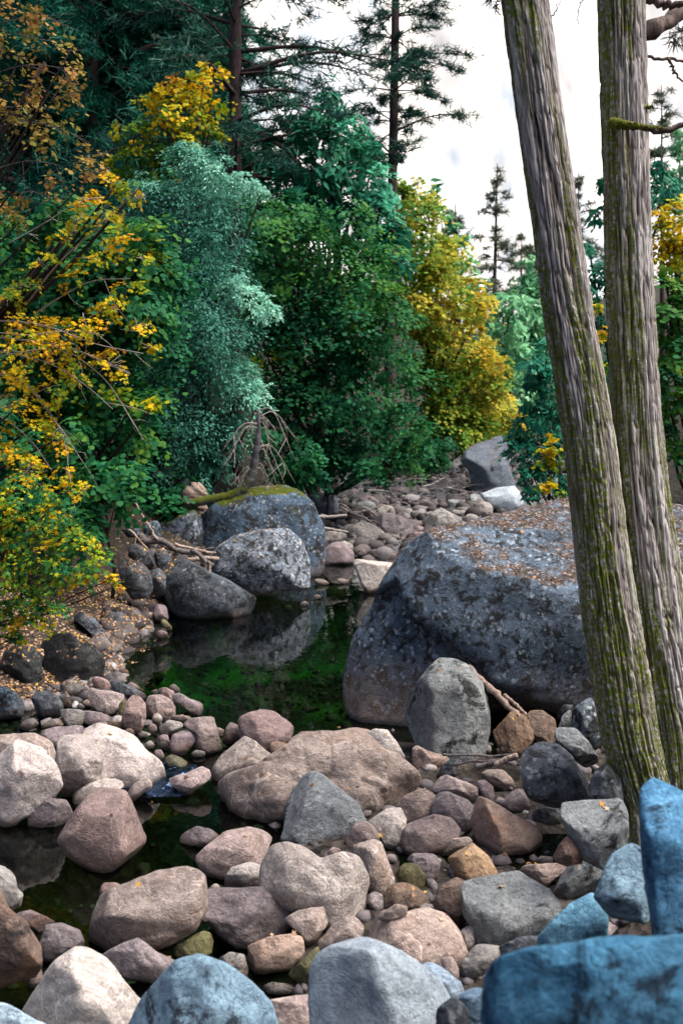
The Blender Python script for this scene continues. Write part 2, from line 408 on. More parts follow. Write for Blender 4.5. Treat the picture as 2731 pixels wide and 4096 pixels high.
def build_rocks():
    # ---- the big boulder at the right of the pool and its neighbours
    R('huge blue-grey lichen-speckled boulder right of the pool, brown needles on its sloping top', 'S',
      '1558,2260 1630,2173 1720,2120 1870,2085 2083,2020 2262,1963 2500,1890 2760,1840 2980,1900 3050,2300 2980,2800 2600,2950 2300,2990 2000,3000 1740,2990 1625,2950 1500,2925 1438,2890 1402,2834 1370,2790 1358,2727 1376,2628 1394,2548 1440,2477 1490,2380',
      'big', grow=1.0, Y=9.35, dr=.6, sink=.05, planes=4, sub=6, e=.62, amp=.034,
      cuts=[(0, -.12, 1., .04, -.76, .65), (-.62, 0, .75, -.75, -.1, .65), (.2, .1, .93, .05, .25, .97)],
      recess=[('300,300 340,390 400,490 520,565 660,650 720,745 860,810 1060,850 1400,850 1400,1200 -100,1200 -100,700 100,420', .12, 18), ('500,600 660,690 720,785 860,835 1060,875 1300,870 1300,1100 700,1060 620,820 560,700', .34, 60)])
    R('upright grey boulder with a pale ridge down its face, leaning on the huge boulder', 'B',
      '315,990 350,880 400,760 470,675 560,680 640,740 670,830 685,950 660,1050 590,1085 500,1060 400,1040', 'steel', dr=.7, planes=10, e=.6, amp=.075,
      cuts=[(-.2, 0, .75, -.75, 0, .66), (.25, 0, .75, .55, .0, .83)], Y=8.15)
    R('pale tan rock with a dark shaded end at the foot of the upright grey boulder', 'I', '290,385 320,325 390,310 460,350 560,375 680,380 640,440 560,520 540,600 460,610 420,560 360,480 310,440', 'tan', Y=8.0)
    R('dark stone beside the loose sticks below the huge boulder', 'I', '550,560 600,480 700,400 740,440 730,540 650,580', 'slate')
    R('brown ribbed rock in the shade under the driftwood pole', 'J', '170,510 240,440 320,345 420,370 490,430 510,560 440,660 320,700 250,680 200,590', 'brown', Y=7.7)
    R('dim brown rock wedged right of the driftwood pole end', 'J', '440,400 500,330 600,330 700,400 720,520 680,600 560,570 500,480', 'brown', Y=7.75)
    R('blue-grey angular slab standing against the cedar trunk base', 'J', '870,480 880,300 960,260 1060,200 1130,220 1170,400 1180,520 1080,590 1000,600 930,520', 'lich', Y=7.2)
    R('small pale blue-grey stone on the left edge of the slab by the cedar', 'J', '745,460 780,370 850,310 880,380 870,470 800,480', 'steel', Y=7.25)
    R('long blue-grey slab tilting down to the right, left of the cedar base', 'J', '690,500 760,480 900,490 1000,600 1080,720 1080,780 1000,800 900,740 800,650 720,580', 'steel', Y=6.9)
    R('small dark rock under the right overhang of the huge boulder', 'J', '730,340 790,270 870,270 860,320 790,370 730,380', 'slate', Y=7.5)
    R('rounded boulder with pale speckled top and brown shaded underside, left of the cedar base', 'J', '360,700 430,620 560,590 660,580 740,650 840,730 920,880 1000,960 1030,1080 900,1100 700,1090 500,1040 400,990 360,850', 'slate', Y=6.6, dr=.8)
    R('dark upright slab behind the grey block, touching the cedar base', 'J', '1030,1000 1080,860 1200,800 1300,900 1310,1130 1200,1140 1050,1130', 'slate', Y=6.1)
    # ---- middle of the picture, near shore of the pool
    R('large tan boulder with a long flat top at the centre of the near shore', 'S',
      '857,3139 900,3100 1040,3060 1150,2990 1190,2935 1300,2920 1470,2915 1530,2950 1590,3020 1660,3080 1685,3130 1640,3190 1540,3240 1420,3300 1250,3340 1054,3318 902,3290 875,3220', 'tan', sub=6, dr=.75, planes=12, Y=7.25, grow=1.02, amp=.085,
      cuts=[(0, -.25, .8, 0, -.75, .66), (.45, .2, .7, .6, .35, .7)])
    R('whitish cracked stone on the right end of the large tan boulder', 'S', '1470,2935 1500,2918 1550,2925 1580,2965 1615,3015 1560,3025 1490,3000', 'pale', Y=7.3)
    R('peaked grey boulder with a dark notch near its tip, against the large tan boulder', 'C', '1250,260 1290,150 1340,60 1390,25 1440,45 1520,110 1590,170 1625,230 1600,290 1530,340 1430,370 1340,345 1270,300', 'steel', dr=.7, Y=6.75)
    R('roof-shaped tan boulder with a pale ridge, behind the large tan boulder', 'F', '800,1150 810,1040 880,940 1000,850 1075,785 1160,830 1260,920 1360,990 1340,1020 1200,1030 1050,1090 900,1140', 'tan', planes=3, cuts=[(.1, -.2, .7, -.35, -.6, .7), (.3, -.2, .75, .5, -.5, .7)])
    R('big smooth pink block at the edge of the dark water', 'F', '1035,640 1060,600 1140,565 1230,548 1340,555 1400,610 1470,660 1495,710 1470,780 1400,820 1280,900 1200,880 1060,780', 'pink', planes=4)
    R('small brown stone between the pink block and the large tan boulder', 'F', '1300,850 1330,815 1420,830 1500,850 1470,930 1390,980 1310,930', 'brown')
    R('dark little pyramid stone left of the big pink block', 'F', '875,800 910,700 945,650 1010,680 1030,780 1000,830 920,830', 'purple')
    R('squarish dusky pink rock on the pool shore, left of the pyramid stone', 'F', '520,680 600,620 720,610 790,610 810,680 830,760 860,860 780,910 700,900 640,840 640,740', 'pink', planes=5)
    R('rounded dusky purple rock leaning on the squarish pink rock', 'F', '415,840 430,760 540,710 620,740 640,800 580,870 520,930 430,930', 'purple')
    R('upright oval pink rock above the pale smooth boulder', 'E', '1100,1080 1130,930 1190,865 1270,880 1300,940 1295,1080 1240,1180 1180,1160', 'pink')
    R('narrow greenish slab pressed to the left of the upright oval pink rock', 'E', '1060,1050 1070,940 1110,890 1145,890 1130,980 1100,1080', 'olive')
    R('broad pinkish rock right of the upright oval rock', 'F', '185,500 220,420 290,390 400,450 440,510 440,580 340,620 250,600', 'pink')
    R('pale rounded stone in front of the broad pinkish rock', 'F', '270,530 300,500 410,505 430,550 380,620 310,580', 'tan')
    R('small whitish egg stone below the broad pinkish rock', 'F', '250,580 290,560 335,600 330,640 290,680 245,640', 'pale')
    R('humped grey-pink rock at the water edge behind the broad pinkish rock', 'F', '300,360 360,330 430,350 450,420 440,470 360,430', 'pink')
    R('longish lilac rock whose rounded end reaches into the pool', 'F', '430,400 500,390 580,440 680,470 700,520 680,570 600,560 520,510 450,460', 'purple')
    R('dark purple stone half in the water behind the longish lilac rock', 'F', '390,330 440,300 490,350 490,390 430,370', 'purple')
    R('flat lilac stone behind the squarish dusky pink rock', 'F', '405,600 450,580 560,590 620,620 560,650 460,630', 'purple')
    R('grey slanting stone left of the squarish dusky pink rock', 'F', '310,690 400,630 500,650 520,680 440,740 340,760', 'grey')
    R('small blocky pink stone left of the rounded dusky purple rock', 'F', '290,820 310,770 380,760 400,830 370,900 310,890', 'pink')
    R('small brown-grey stone left of the blocky pink stone, above pebbles', 'F', '205,710 230,650 280,660 290,720 240,750', 'pink')
    R('olive stone under shallow water below the dusky purple rock', 'F', '360,980 420,940 520,970 560,1010 500,1060 400,1040', 'olive')
    R('small wet dark stone under the squarish dusky pink rock', 'F', '590,930 640,895 720,910 710,950 620,960', 'grey')
    R('white pebble beside the right slope of the pale smooth boulder', 'F', '185,840 230,805 270,850 250,890 200,880', 'pale')
    R('pinkish stone against the right slope of the pale smooth boulder', 'F', '260,900 330,890 355,950 320,990 270,940', 'pink')
    R('pale small stone right of the squarish dusky pink rock', 'F', '815,685 890,715 870,770 830,760', 'tan')
    R('flat lilac stone between the big pink block and the huge boulder', 'F', '1510,790 1580,735 1690,730 1760,760 1700,820 1560,840', 'pink')
    R('small dark stone in the shallows at the tip of the near shore', 'F', '230,370 280,350 310,375 270,390', 'purple')
    # ---- pebbly point on the left
    R('dark mossy boulder standing in leaf litter on the left bank', 'E', '350,560 400,400 480,330 600,310 700,320 800,400 880,480 945,590 940,640 830,690 700,700 560,720 440,700 370,650', 'dark', sub=5)
    R('black boulder in deep shade at the left edge, behind the dark mossy boulder', 'E', '20,600 60,470 150,420 300,380 400,440 360,560 370,700 250,740 100,680', 'dark')
    R('pale blue rock with black lichen blotches cut by the left edge of the picture', 'E', '-60,790 20,780 120,820 190,890 215,980 180,1030 50,1060 -60,1070', 'lich')
    R('dark slab with pale upper edge on the leaf-strewn bank', 'E', '960,150 1000,110 1080,110 1200,200 1195,280 1150,340 1060,300 980,280', 'slate')
    R('long dark half-buried rock behind the dark mossy boulder', 'E', '620,160 740,110 850,170 940,280 920,340 820,290 720,210', 'slate')
    R('dark grey lens-shaped rock in front of the dark mossy boulder', 'E', '550,750 610,705 720,700 800,760 790,820 720,855 620,840 570,800', 'grey')
    R('pinkish pointed rock right of the lens-shaped rock', 'E', '830,700 860,680 960,720 1010,790 960,830 900,800 840,760', 'pink')
    R('flat dark slab pointing into the pool from the pebbly point', 'E', '990,730 1060,730 1180,780 1340,850 1330,880 1200,860 1080,850 1020,790', 'slate')
    R('lilac stone lying behind the flat dark slab', 'E', '1140,760 1180,735 1240,770 1290,820 1220,810', 'purple')
    R('big rounded grey rock in the middle of the pebbly point', 'E', '790,860 830,790 900,820 1000,825 1100,850 1105,900 1050,980 980,1020 900,1000 850,950', 'pink')
    R('small bright white pebble left of the rounded grey rock', 'E', '690,945 720,925 765,955 750,985 710,980', 'pale')
    R('rounded beige stone behind the small bright white pebble', 'E', '730,920 780,890 830,920 830,960 760,950', 'tan')
    R('dark angular rock in front of orange leaves at the left', 'E', '290,900 340,830 430,820 520,870 560,950 540,1010 430,1050 320,1000', 'slate')
    R('dark small rock right of the dark angular rock', 'E', '520,870 560,840 620,880 650,940 600,960 550,930', 'slate')
    R('low grey rock with a yellow leaf, behind the pale smooth boulder', 'E', '540,990 620,980 760,990 740,1100 620,1140 570,1060', 'grey')
    R('brown-grey bar-shaped rock right of the low grey rock', 'E', '710,1040 760,990 880,1010 1000,1040 1000,1080 900,1130 780,1100', 'purple')
    R('flat brown stone touching the back of the pale smooth boulder', 'E', '930,1120 1010,1090 1110,1095 1130,1150 1000,1165', 'brown')
    R('grey knobbly stone left of the low grey rock', 'E', '370,1130 440,1080 540,1060 580,1110 520,1140 420,1165', 'grey')
    R('dull grey stone beside yellow leaves near the left edge', 'E', '165,1130 230,1080 300,1060 350,1110 250,1165', 'grey')
    R('smooth purple-grey slab behind the left ridge boulder', 'E', '370,1180 520,1140 750,1130 720,1200 600,1340 470,1340 400,1250', 'purple')
    R('small lilac stone under the upright oval pink rock', 'E', '1120,1160 1170,1145 1210,1180 1200,1215 1140,1200', 'pink')
    R('small grey stone right of the lilac stone above the pale smooth boulder', 'E', '1245,1200 1280,1170 1320,1200 1310,1240 1260,1240', 'grey')
    R('orange-grey stone on the water line at the tip of the leaf litter', 'E', '1070,640 1090,600 1160,640 1150,665 1080,670', 'tan')
    # ---- big pale boulders at the left of the near shore
    R('white-topped ridge boulder at the left, beside the pale smooth boulder', 'A', '255,1130 270,1020 300,985 360,970 400,1000 430,1060 450,1130 440,1200 330,1280 290,1250', 'pale')
    R('large pale smooth boulder sloping down to the riffle', 'A', '360,985 430,950 530,975 600,1010 650,1070 700,1110 745,1150 770,1170 700,1200 560,1225 480,1200 420,1210 380,1120', 'pale', dr=.75)
    R('broad grey boulder with a pale upper right face at the left edge', 'C', '-60,10 20,-60 80,-114 185,-76 240,-10 268,80 215,130 100,190 40,235 -60,240', 'pale')
    R('tan slab behind the broad grey boulder at the left edge', 'A', '-60,1010 0,1005 150,1000 215,1030 250,1110 235,1180 -60,1180', 'tan')
    R('five-sided pink rock standing in the dark water at the left', 'C', '275,320 340,210 400,130 440,100 560,110 590,180 655,325 530,410 470,435 400,410 310,360', 'pink', planes=2, amp=.03, dr=.8, cuts=[(0, -.55, .6, 0, -.8, .6)])
    R('low dark wet rock behind the five-sided pink rock', 'C', '100,240 140,190 210,140 310,150 345,200 320,220 270,250 150,260', 'purple')
    R('small white wedge stone on top of the five-sided pink rock', 'C', '330,120 400,70 470,50 540,55 550,90 500,105 440,105 390,150 340,160', 'pale')
    R('small tan wedge stone at the left of the riffle', 'C', '560,130 590,85 640,45 675,55 680,90 640,110 600,140', 'tan')
    R('rock with a rusty right tip across the riffle from the pale smooth boulder', 'F', '395,1170 470,1130 560,1110 680,1050 745,1080 755,1140 700,1200 620,1240 560,1290 500,1290 480,1230 420,1200', 'pink')
    R('low split rock in the dark water left of the central boulders', 'C', '800,320 850,280 885,265 980,285 985,310 940,330 900,350 850,340', 'purple')
    # ---- foreground left and bottom
    R('tall dark brown rock cut by the left edge below the channel', 'C', '-60,530 10,540 25,620 70,660 120,690 150,740 180,790 175,880 90,890 20,910 -60,920', 'brown', Y=4.9)
    R('pale grey rock cut by the left edge, above the tall dark brown rock', 'C', '-60,440 20,435 65,475 75,540 100,560 85,600 20,620 -60,640', 'grey', Y=5.2)
    R('low brown stone at the lower left of the dark channel', 'C', '70,655 140,640 200,665 255,695 180,730 110,700', 'purple')
    R('dusky rock right of the tall dark brown rock', 'C', '150,745 200,710 280,700 350,730 370,790 320,820 260,860 200,860 170,800', 'purple')
    R('small tan stone left of the tall pale boulder', 'C', '115,950 140,900 185,885 200,920 185,960 140,985', 'tan')
    R('tall pale boulder with a blunt peak at the bottom left', 'C', '118,1100 200,960 260,870 340,815 400,825 470,870 540,960 620,1055 640,1200 300,1260 60,1240', 'pale', planes=5, Y=4.25, cuts=[(-.1, -.2, .8, -.7, -.1, .7)])
    R('blue-green domed boulder at the bottom edge of the picture', 'C', '560,1147 640,1040 720,960 800,880 900,855 1000,890 1100,960 1180,1040 1215,1130 1230,1260 540,1260', 'skylit', Y=3.9, sub=5)
    R('pale bluish rock in the bottom left corner', 'C', '-60,1060 30,1055 90,1090 150,1130 210,1147 230,1260 -60,1260', 'ice', Y=4.0)
    R('flat brown rock between the peaked pale boulder and the ridged brown boulder', 'C', '450,850 540,800 620,770 700,830 805,880 780,950 720,945 600,930 480,905', 'purple')
    R('small mossy rock under the ridged brown boulder', 'C', '780,800 840,770 930,720 950,770 940,820 860,850 800,840', 'olive')
    R('big ridged brown boulder right of the dark channel', 'C', '445,640 470,570 560,535 690,475 840,458 890,490 905,560 900,640 850,720 790,740 720,770 600,780 520,850 430,830 410,750', 'tan', planes=4, amp=.07, cuts=[(-.1, -.15, .75, -.1, -.72, .68), (-.2, .4, .6, -.3, .5, .8)])
    R('purple-brown creased boulder right of the ridged brown boulder', 'C', '850,600 910,560 1000,545 1190,550 1220,590 1290,640 1280,700 1200,760 1080,790 1010,740 950,690 880,670', 'purple', amp=.08)
    R('small lilac stone in the water above the ridged brown boulder', 'C', '445,550 470,515 520,515 550,530 520,560 470,575', 'pink')
    R('small grey stone under the purple-brown creased boulder', 'C', '970,870 1030,830 1090,840 1105,900 1100,960 1040,925 1000,890', 'grey')
    R('flat-faced pink block in the lower middle', 'C', '1120,800 1200,765 1290,750 1345,760 1350,830 1290,890 1200,900 1150,915 1130,870', 'rust', planes=3)
    R('pale pink wedge above the flat-faced pink block', 'C', '1280,680 1340,640 1455,625 1465,690 1430,740 1380,790 1350,740', 'tan')
    R('thin flat stone below the flat-faced pink block', 'C', '1160,985 1220,960 1300,970 1340,995 1280,1010 1200,1010', 'grey')
    R('dull pink flat rock right of the blue-green domed boulder', 'C', '1190,1050 1300,1030 1420,1015 1430,1110 1400,1200 1210,1200', 'pink', Y=4.5)
    R('greenish-edged slab behind the large pale blue boulder', 'C', '1295,920 1360,860 1420,800 1430,850 1410,980 1330,940', 'olive')
    R('knobbly pale brown boulder left of the twin-humped boulder', 'C', '890,400 950,340 1020,290 1110,270 1180,290 1240,310 1250,340 1200,420 1120,450 980,480 920,440', 'tan')
    R('rounded pale stone in front of the knobbly pale brown boulder', 'C', '990,520 1040,450 1120,425 1190,450 1195,530 1100,560 1010,550', 'pale')
    R('twin-humped pale boulder in the middle of the foreground', 'C', '1190,560 1195,450 1240,350 1280,325 1370,370 1440,415 1520,385 1590,400 1640,460 1655,510 1640,580 1620,660 1560,680 1480,700 1400,640 1290,600', 'pale', planes=5, sub=5, dr=.7)
    R('tiny pinkish stone behind the twin-humped boulder', 'C', '1460,385 1490,355 1520,365 1530,400 1480,415', 'pink')
    R('pointed white stone between the ridged and the twin-humped boulders', 'C', '910,560 960,520 990,520 1000,550 940,570', 'pale')
    # ---- right of centre
    R('pale waisted rock standing right of the twin-humped boulder', 'D', '75,385 100,335 160,315 215,340 240,420 270,490 255,540 200,555 165,520 130,430', 'tan')
    R('small pinkish rock left of the white-veined rock', 'D', '60,320 110,240 160,245 205,290 200,340 150,335 80,360', 'pink')
    R('pink and white veined rock right of the peaked grey boulder', 'D', '165,245 240,190 300,180 325,230 320,290 290,350 230,330 205,290', 'pale')
    R('pointed tan rock above the smooth oval grey rock', 'D', '295,190 320,130 390,95 440,110 470,150 440,210 340,250 320,220', 'tan')
    R('smooth oval grey-pink rock in the middle right', 'D', '300,310 350,250 450,215 520,230 565,280 540,330 470,375 380,380 320,360', 'pink', planes=3, amp=.03)
    R('purple rock behind the smooth oval rock', 'D', '430,210 480,120 520,115 600,150 640,190 620,250 580,290 530,230', 'purple')
    R('flat lilac rock above the purple rock', 'D', '405,90 440,55 510,35 590,65 640,90 660,130 620,150 560,120 500,110 440,105', 'pink')
    R('small bluish stone right of the flat lilac rock', 'D', '640,60 680,55 720,90 725,130 690,145 660,100', 'purple')
    R('small tan rock left of the pale-topped shaded boulder', 'D', '655,30 700,10 760,10 800,50 815,85 760,95 700,60', 'tan')
    R('large wedge rock with an orange left face', 'D', '615,240 650,135 700,150 800,210 890,255 920,300 910,345 840,360 730,365 660,320', 'rust', planes=2, cuts=[(-.35, 0, .6, -.75, .1, .65), (.2, 0, .7, .3, -.5, .8)])
    R('smooth bluish stone behind the orange-faced wedge rock', 'D', '755,160 800,100 850,95 880,170 850,200 790,195', 'purple')
    R('dark teal stone in the shade left of the grey block', 'D', '895,195 940,180 1010,190 1020,240 970,260 920,250', 'slate')
    R('grey block with a flat speckled face in front of the cedar base', 'D', '1030,220 1040,165 1150,155 1280,148 1305,210 1310,300 1280,400 1200,400 1120,370 1060,290', 'steel', planes=3, Y=5.35, cuts=[(0, -.3, .7, 0, -.6, .8)])
    R('brown stone under the left corner of the grey block', 'D', '980,400 1020,340 1060,300 1120,370 1110,410 1030,420', 'brown', Y=5.3)
    R('small grey pebble below the dark teal stone', 'D', '905,420 930,395 980,400 980,440 930,445', 'grey')
    R('orange-topped pale rock below the orange-faced wedge rock', 'D', '510,400 560,360 620,340 690,400 745,480 680,495 600,495 540,460', 'rust')
    R('narrow tan rock behind the orange-topped pale rock', 'D', '480,380 520,320 600,310 628,330 610,345 550,370 510,400', 'tan')
    R('round olive stone beside the round purple stone', 'D', '285,470 320,430 370,430 410,480 400,530 340,535 300,510', 'olive')
    R('round purple stone behind the round olive stone', 'D', '320,410 370,380 430,370 475,420 460,490 410,500 370,430', 'purple')
    R('round brown stone with a small knob above the wide tan boulder', 'D', '230,580 260,530 320,515 380,540 420,570 425,600 380,630 280,645 240,620', 'brown')
    R('small dusky stone between the twin-humped boulder and the round brown stone', 'D', '155,590 160,540 220,570 230,620 180,640', 'purple')
    R('red-brown rock with a dark mottled side left of the layered block', 'D', '455,610 480,540 560,490 600,500 620,560 610,640 560,700 520,670', 'brown')
    R('layered grey block with a dark seam across it', 'D', '600,500 700,485 830,470 880,510 960,560 1000,610 1010,660 950,720 880,780 760,800 660,780 640,700 600,650', 'steel', planes=4, cuts=[(0, -.1, .75, 0, -.7, .7)], amp=.07)
    R('tan and grey stone behind the layered block', 'D', '835,450 880,435 1000,430 1060,440 980,500 930,540 880,500', 'tan')
    R('pale bluish slab right of the layered block', 'D', '985,510 1050,440 1160,410 1250,410 1200,500 1150,550 1050,590 1000,570', 'steel')
    R('smooth blue slab sloping down left at the lower right', 'D', '930,750 1060,620 1160,560 1210,600 1220,700 1210,790 1100,830 960,830', 'skylit', Y=3.9)
    R('dark blue rock between the smooth blue slab and the tall bright blue boulder', 'D', '1180,560 1250,400 1330,345 1390,380 1410,470 1430,580 1400,640 1250,620', 'skylit', Y=3.75, dr=.7)
    R('tall bright blue boulder at the right edge', 'D', '1380,110 1440,60 1500,50 1600,70 1700,300 1720,900 1460,900 1430,640 1400,480 1385,300', 'skylit', Y=3.3, sub=5, planes=4)
    R('blurred bright blue boulder in the bottom right corner', 'D', '700,900 760,850 900,810 1150,790 1400,770 1700,750 1780,1350 700,1350 690,1050', 'skylit', Y=2.35, sub=5, planes=4, dr=.7)
    R('wide tan boulder with a flat face above the large pale blue boulder', 'D', '145,690 230,640 320,660 420,630 500,670 550,740 590,830 570,890 480,890 380,890 200,870 140,780', 'tan', sub=5)
    R('small tan stone on the upper left edge of the wide tan boulder', 'D', '200,665 280,610 330,620 325,655 250,680', 'tan', Y=5.2)
    R('pale rounded rock left of the wide tan boulder', 'K', '-40,800 0,770 70,680 180,610 260,610 330,650 320,760 280,830 0,910 -60,880', 'tan')
    R('large pale blue boulder with a curved crack at the bottom centre', 'D', '-85,930 -50,830 50,790 150,772 290,830 390,900 460,960 500,1050 480,1250 -70,1250', 'ice', Y=3.95, sub=5)
    R('pale blue rock on the right shoulder of the large pale blue boulder', 'D', '380,890 430,865 500,910 560,960 585,1020 560,1100 480,1080 440,950', 'ice', Y=4.05)
    R('small tan and grey stone right of the wide tan boulder', 'D', '480,860 530,840 560,900 560,960 520,940', 'tan', Y=4.2)
    R('small white chip between the wide tan boulder and the layered block', 'D', '560,740 600,710 640,710 645,760 610,820 585,800', 'pale')
    R('grey stone under the layered block', 'D', '580,870 640,800 740,780 750,830 690,900 640,950 600,930', 'grey')
    R('bright blue stone against the bottom right boulder', 'D', '570,1020 640,970 690,980 700,1180 590,1180', 'skylit', Y=3.6)
    R('dark teal rounded stone at the bottom edge, left of the blurred blue boulder', 'D', '470,1080 510,1030 570,1040 600,1090 600,1220 470,1220', 'slate', Y=3.5)
    R('dark streaked rock behind the blurred blue boulder', 'D', '750,800 840,760 920,750 940,800 830,850 770,850', 'slate', Y=4.1)
    # ---- far shore of the pool, left bank
    R('rounded lichen-spotted boulder overhanging the far end of the pool', 'H', '785,760 810,660 860,590 950,540 1090,495 1220,485 1290,475 1350,520 1400,580 1430,650 1460,740 1495,810 1480,835 1380,850 1250,860 1180,890 1060,885 980,850 900,820 830,800', 'lich', sub=5, dr=.75, Y=14.6, planes=4, sink=.04)
    R('high mossy boulder behind the rounded lichen-spotted boulder', 'H', '690,580 700,420 760,380 860,290 960,240 1040,200 1150,185 1300,185 1390,230 1450,290 1490,380 1525,470 1535,600 1520,680 1440,720 1200,720 900,680', 'mossy', sub=5, Y=16.6, planes=3, e=.55, dr=.6, cuts=[(0, -.75, .8, 0, -.9, .4)])
    R('blue-grey slab face with a moss cap left of the high mossy boulder', 'H', '580,620 420,560 390,480 420,430 500,420 640,340 690,310 700,420 705,540 690,640 620,640', 'mossy', Y=16.4, planes=4)
    R('upright pale blue rock under the grey-green oak', 'H', '520,250 550,150 570,90 620,120 635,180 620,290 540,340', 'lich', Y=17.0)
    R('long dark slab sloping into the far side of the pool', 'H', '455,780 500,690 560,680 650,710 760,770 880,830 1000,900 1100,950 1140,1000 1080,1025 900,1035 750,1050 600,1050 500,980 470,880', 'slate', Y=13.6, planes=4)
    R('lumpy dark blue boulder beside the bright yellow leaves', 'H', '130,700 200,680 280,700 340,760 370,850 330,900 230,910 170,850', 'slate', Y=12.9)
    R('lumpy dark stone behind the lumpy dark blue boulder', 'H', '200,590 260,570 330,620 380,660 390,700 300,710 220,660', 'slate', Y=13.8)
    R('dark rock under the driftwood at the head of the sloping slab', 'H', '380,640 440,600 500,660 470,740 440,760 390,700', 'slate', Y=13.7)
    R('dark upright stone left of the long sloping slab', 'H', '350,760 420,740 460,800 445,900 380,900', 'slate', Y=13.1)
    R('grey-blue rock behind the driftwood on the left bank', 'H', '300,430 400,410 430,470 420,540 330,540', 'lich', Y=15.2)
    R('pale small rock at the upper left end of the driftwood', 'H', '150,470 220,450 290,470 280,510 200,510', 'lich', Y=14.6)
    R('purple-blue stone at the water line left of the sloping slab', 'H', '330,1030 390,990 460,1000 480,1050 470,1090 400,1100', 'purple')
    R('small blue-black stone under the near end of the sloping slab', 'H', '440,970 490,960 515,1010 460,1025', 'slate')
    R('olive-grey stone at the pool edge by the leaf litter', 'E', '1440,170 1480,170 1540,240 1530,270 1450,230', 'olive')
    R('blue-purple stone just off the leaf-strewn shore', 'E', '1395,290 1440,270 1500,290 1500,330 1420,340', 'purple')
    R('round beige-grey stone above the slab on the leaf-strewn bank', 'E', '1100,110 1130,65 1180,100 1190,140 1130,150', 'grey')
    R('pale little stone in the pool below the overhanging boulder, nearer the viewer', 'H', '1390,980 1430,965 1460,990 1400,997', 'grey')
    R('pale little stone in the pool below the overhanging boulder, nearer the white block', 'H', '1485,930 1520,918 1545,940 1500,952', 'grey')
    # ---- far riverbed
    R('dark purple rock standing in still water beyond the pool', 'G', '200,1000 210,900 270,840 350,830 420,850 470,920 470,990 400,1015 280,1015', 'purple')
    R('slanting grey stone behind the dark purple rock', 'G', '350,830 400,815 470,850 500,890 470,910 420,870', 'grey')
    R('bright white block between the pool and the huge boulder', 'G', '480,1000 500,985 620,1000 820,1020 800,1060 740,1150 680,1230 620,1260 550,1190 520,1090', 'pale', planes=2, amp=.02)
    R('long low grey stone between the overhanging boulder and the white block', 'G', '120,1150 200,1160 280,1190 200,1210 130,1190', 'grey')
    R('small beige stone left of the white block', 'G', '320,1170 360,1150 430,1165 430,1195 380,1200', 'tan')
    R('pointed grey slab lying by the water beyond the white block', 'G', '440,760 480,700 560,640 660,680 740,740 805,790 760,815 640,815 540,800', 'grey')
    R('smooth grey stone left of the pointed grey slab', 'G', '430,810 450,740 500,725 550,780 530,830 460,840', 'grey')
    R('creased purple-grey rock in the middle of the far riverbed', 'G', '690,640 720,590 850,565 910,600 990,670 1000,720 950,780 860,780 760,720', 'purple', amp=.09)
    R('big rounded brown-grey rock just behind the ridge of the huge boulder', 'G', '1110,700 1150,600 1180,530 1250,520 1340,570 1440,620 1430,660 1330,690 1260,710 1160,720', 'grey')
    R('flat pink rock touching the huge boulder at the far water', 'G', '970,780 1000,740 1130,735 1140,760 1060,820 990,830', 'pink')
    R('flat stone breaking the water behind the white block', 'G', '600,910 650,890 730,895 770,930 700,945', 'purple')
    R('flat lilac stone where the water meets the huge boulder', 'G', '770,950 820,930 885,925 870,970 800,980', 'pink')
    R('oval grey stone right of the creased purple-grey rock', 'G', '980,660 1020,630 1110,640 1100,680 1010,685', 'grey')
    R('small rounded stone in front of the oval grey stone', 'G', '1000,710 1060,680 1110,690 1090,730 1010,740', 'pink')
    R('flat grey stone behind the creased purple-grey rock', 'G', '850,570 920,550 1020,580 1020,620 930,625', 'grey')
    R('blue-grey angular stone left of the big rounded brown-grey rock', 'G', '980,550 1080,540 1110,590 1060,620 1000,590', 'steel')
    R('pale stone under the white driftwood stick', 'G', '690,530 740,500 820,500 840,550 760,590 690,570', 'grey')
    R('flat grey slab behind the big rounded brown-grey rock', 'G', '1340,530 1420,540 1520,545 1510,580 1400,592', 'grey')
    R('rough pale blue rock at the foot of the far slab', 'G', '1300,460 1370,440 1460,450 1480,500 1400,530 1310,505', 'steel')
    R('pale stone on the ridge line right of the big rounded brown-grey rock', 'G', '1450,610 1510,570 1600,590 1560,645 1460,645', 'grey')
    R('dark-based grey rock in front of the far pale slab', 'L', '510,1650 580,1590 670,1590 710,1640 690,1700 600,1740 520,1700', 'grey')
    R('small blue-grey rock left of the far pale slab', 'L', '440,1570 480,1510 570,1510 600,1560 520,1640 440,1620', 'steel')
    R('low grey stone left of the creased purple-grey rock', 'G', '450,620 500,620 530,650 520,690 460,675', 'grey')
    R('flat bleached stone below the far brush pile', 'G', '480,490 540,465 620,460 690,490 600,540 510,530', 'steel')
    R('flat grey outcrop at the left end of the far riverbed', 'G', '60,420 200,390 360,440 370,540 280,590 120,570', 'farblue', dr=.6)
    R('brown-grey rock in front of the far grey outcrop', 'G', '170,800 200,745 330,730 430,760 430,820 300,840 180,840', 'grey')
    R('tall far boulder with a pointed top and orange litter on its shelf', 'L', '390,1160 470,1040 570,990 700,940 770,908 810,920 830,1000 850,1090 860,1220 940,1400 880,1440 700,1460 600,1490 520,1450 480,1250', 'farblue', sub=5, planes=2, amp=.04, dr=.8,
      cuts=[(0, -.15, .75, -.1, -.7, .7), (-.5, .3, .5, -.6, .2, .75)])
    R('far pale flat slab at the foot of the tall far boulder', 'L', '590,1510 750,1450 920,1430 980,1500 1010,1600 850,1670 700,1630', 'ice', planes=2, amp=.03)
    R('dark blue rock in the shade under the far yellow maples', 'L', '10,1130 60,1060 170,1100 240,1220 160,1290 20,1270', 'slate')
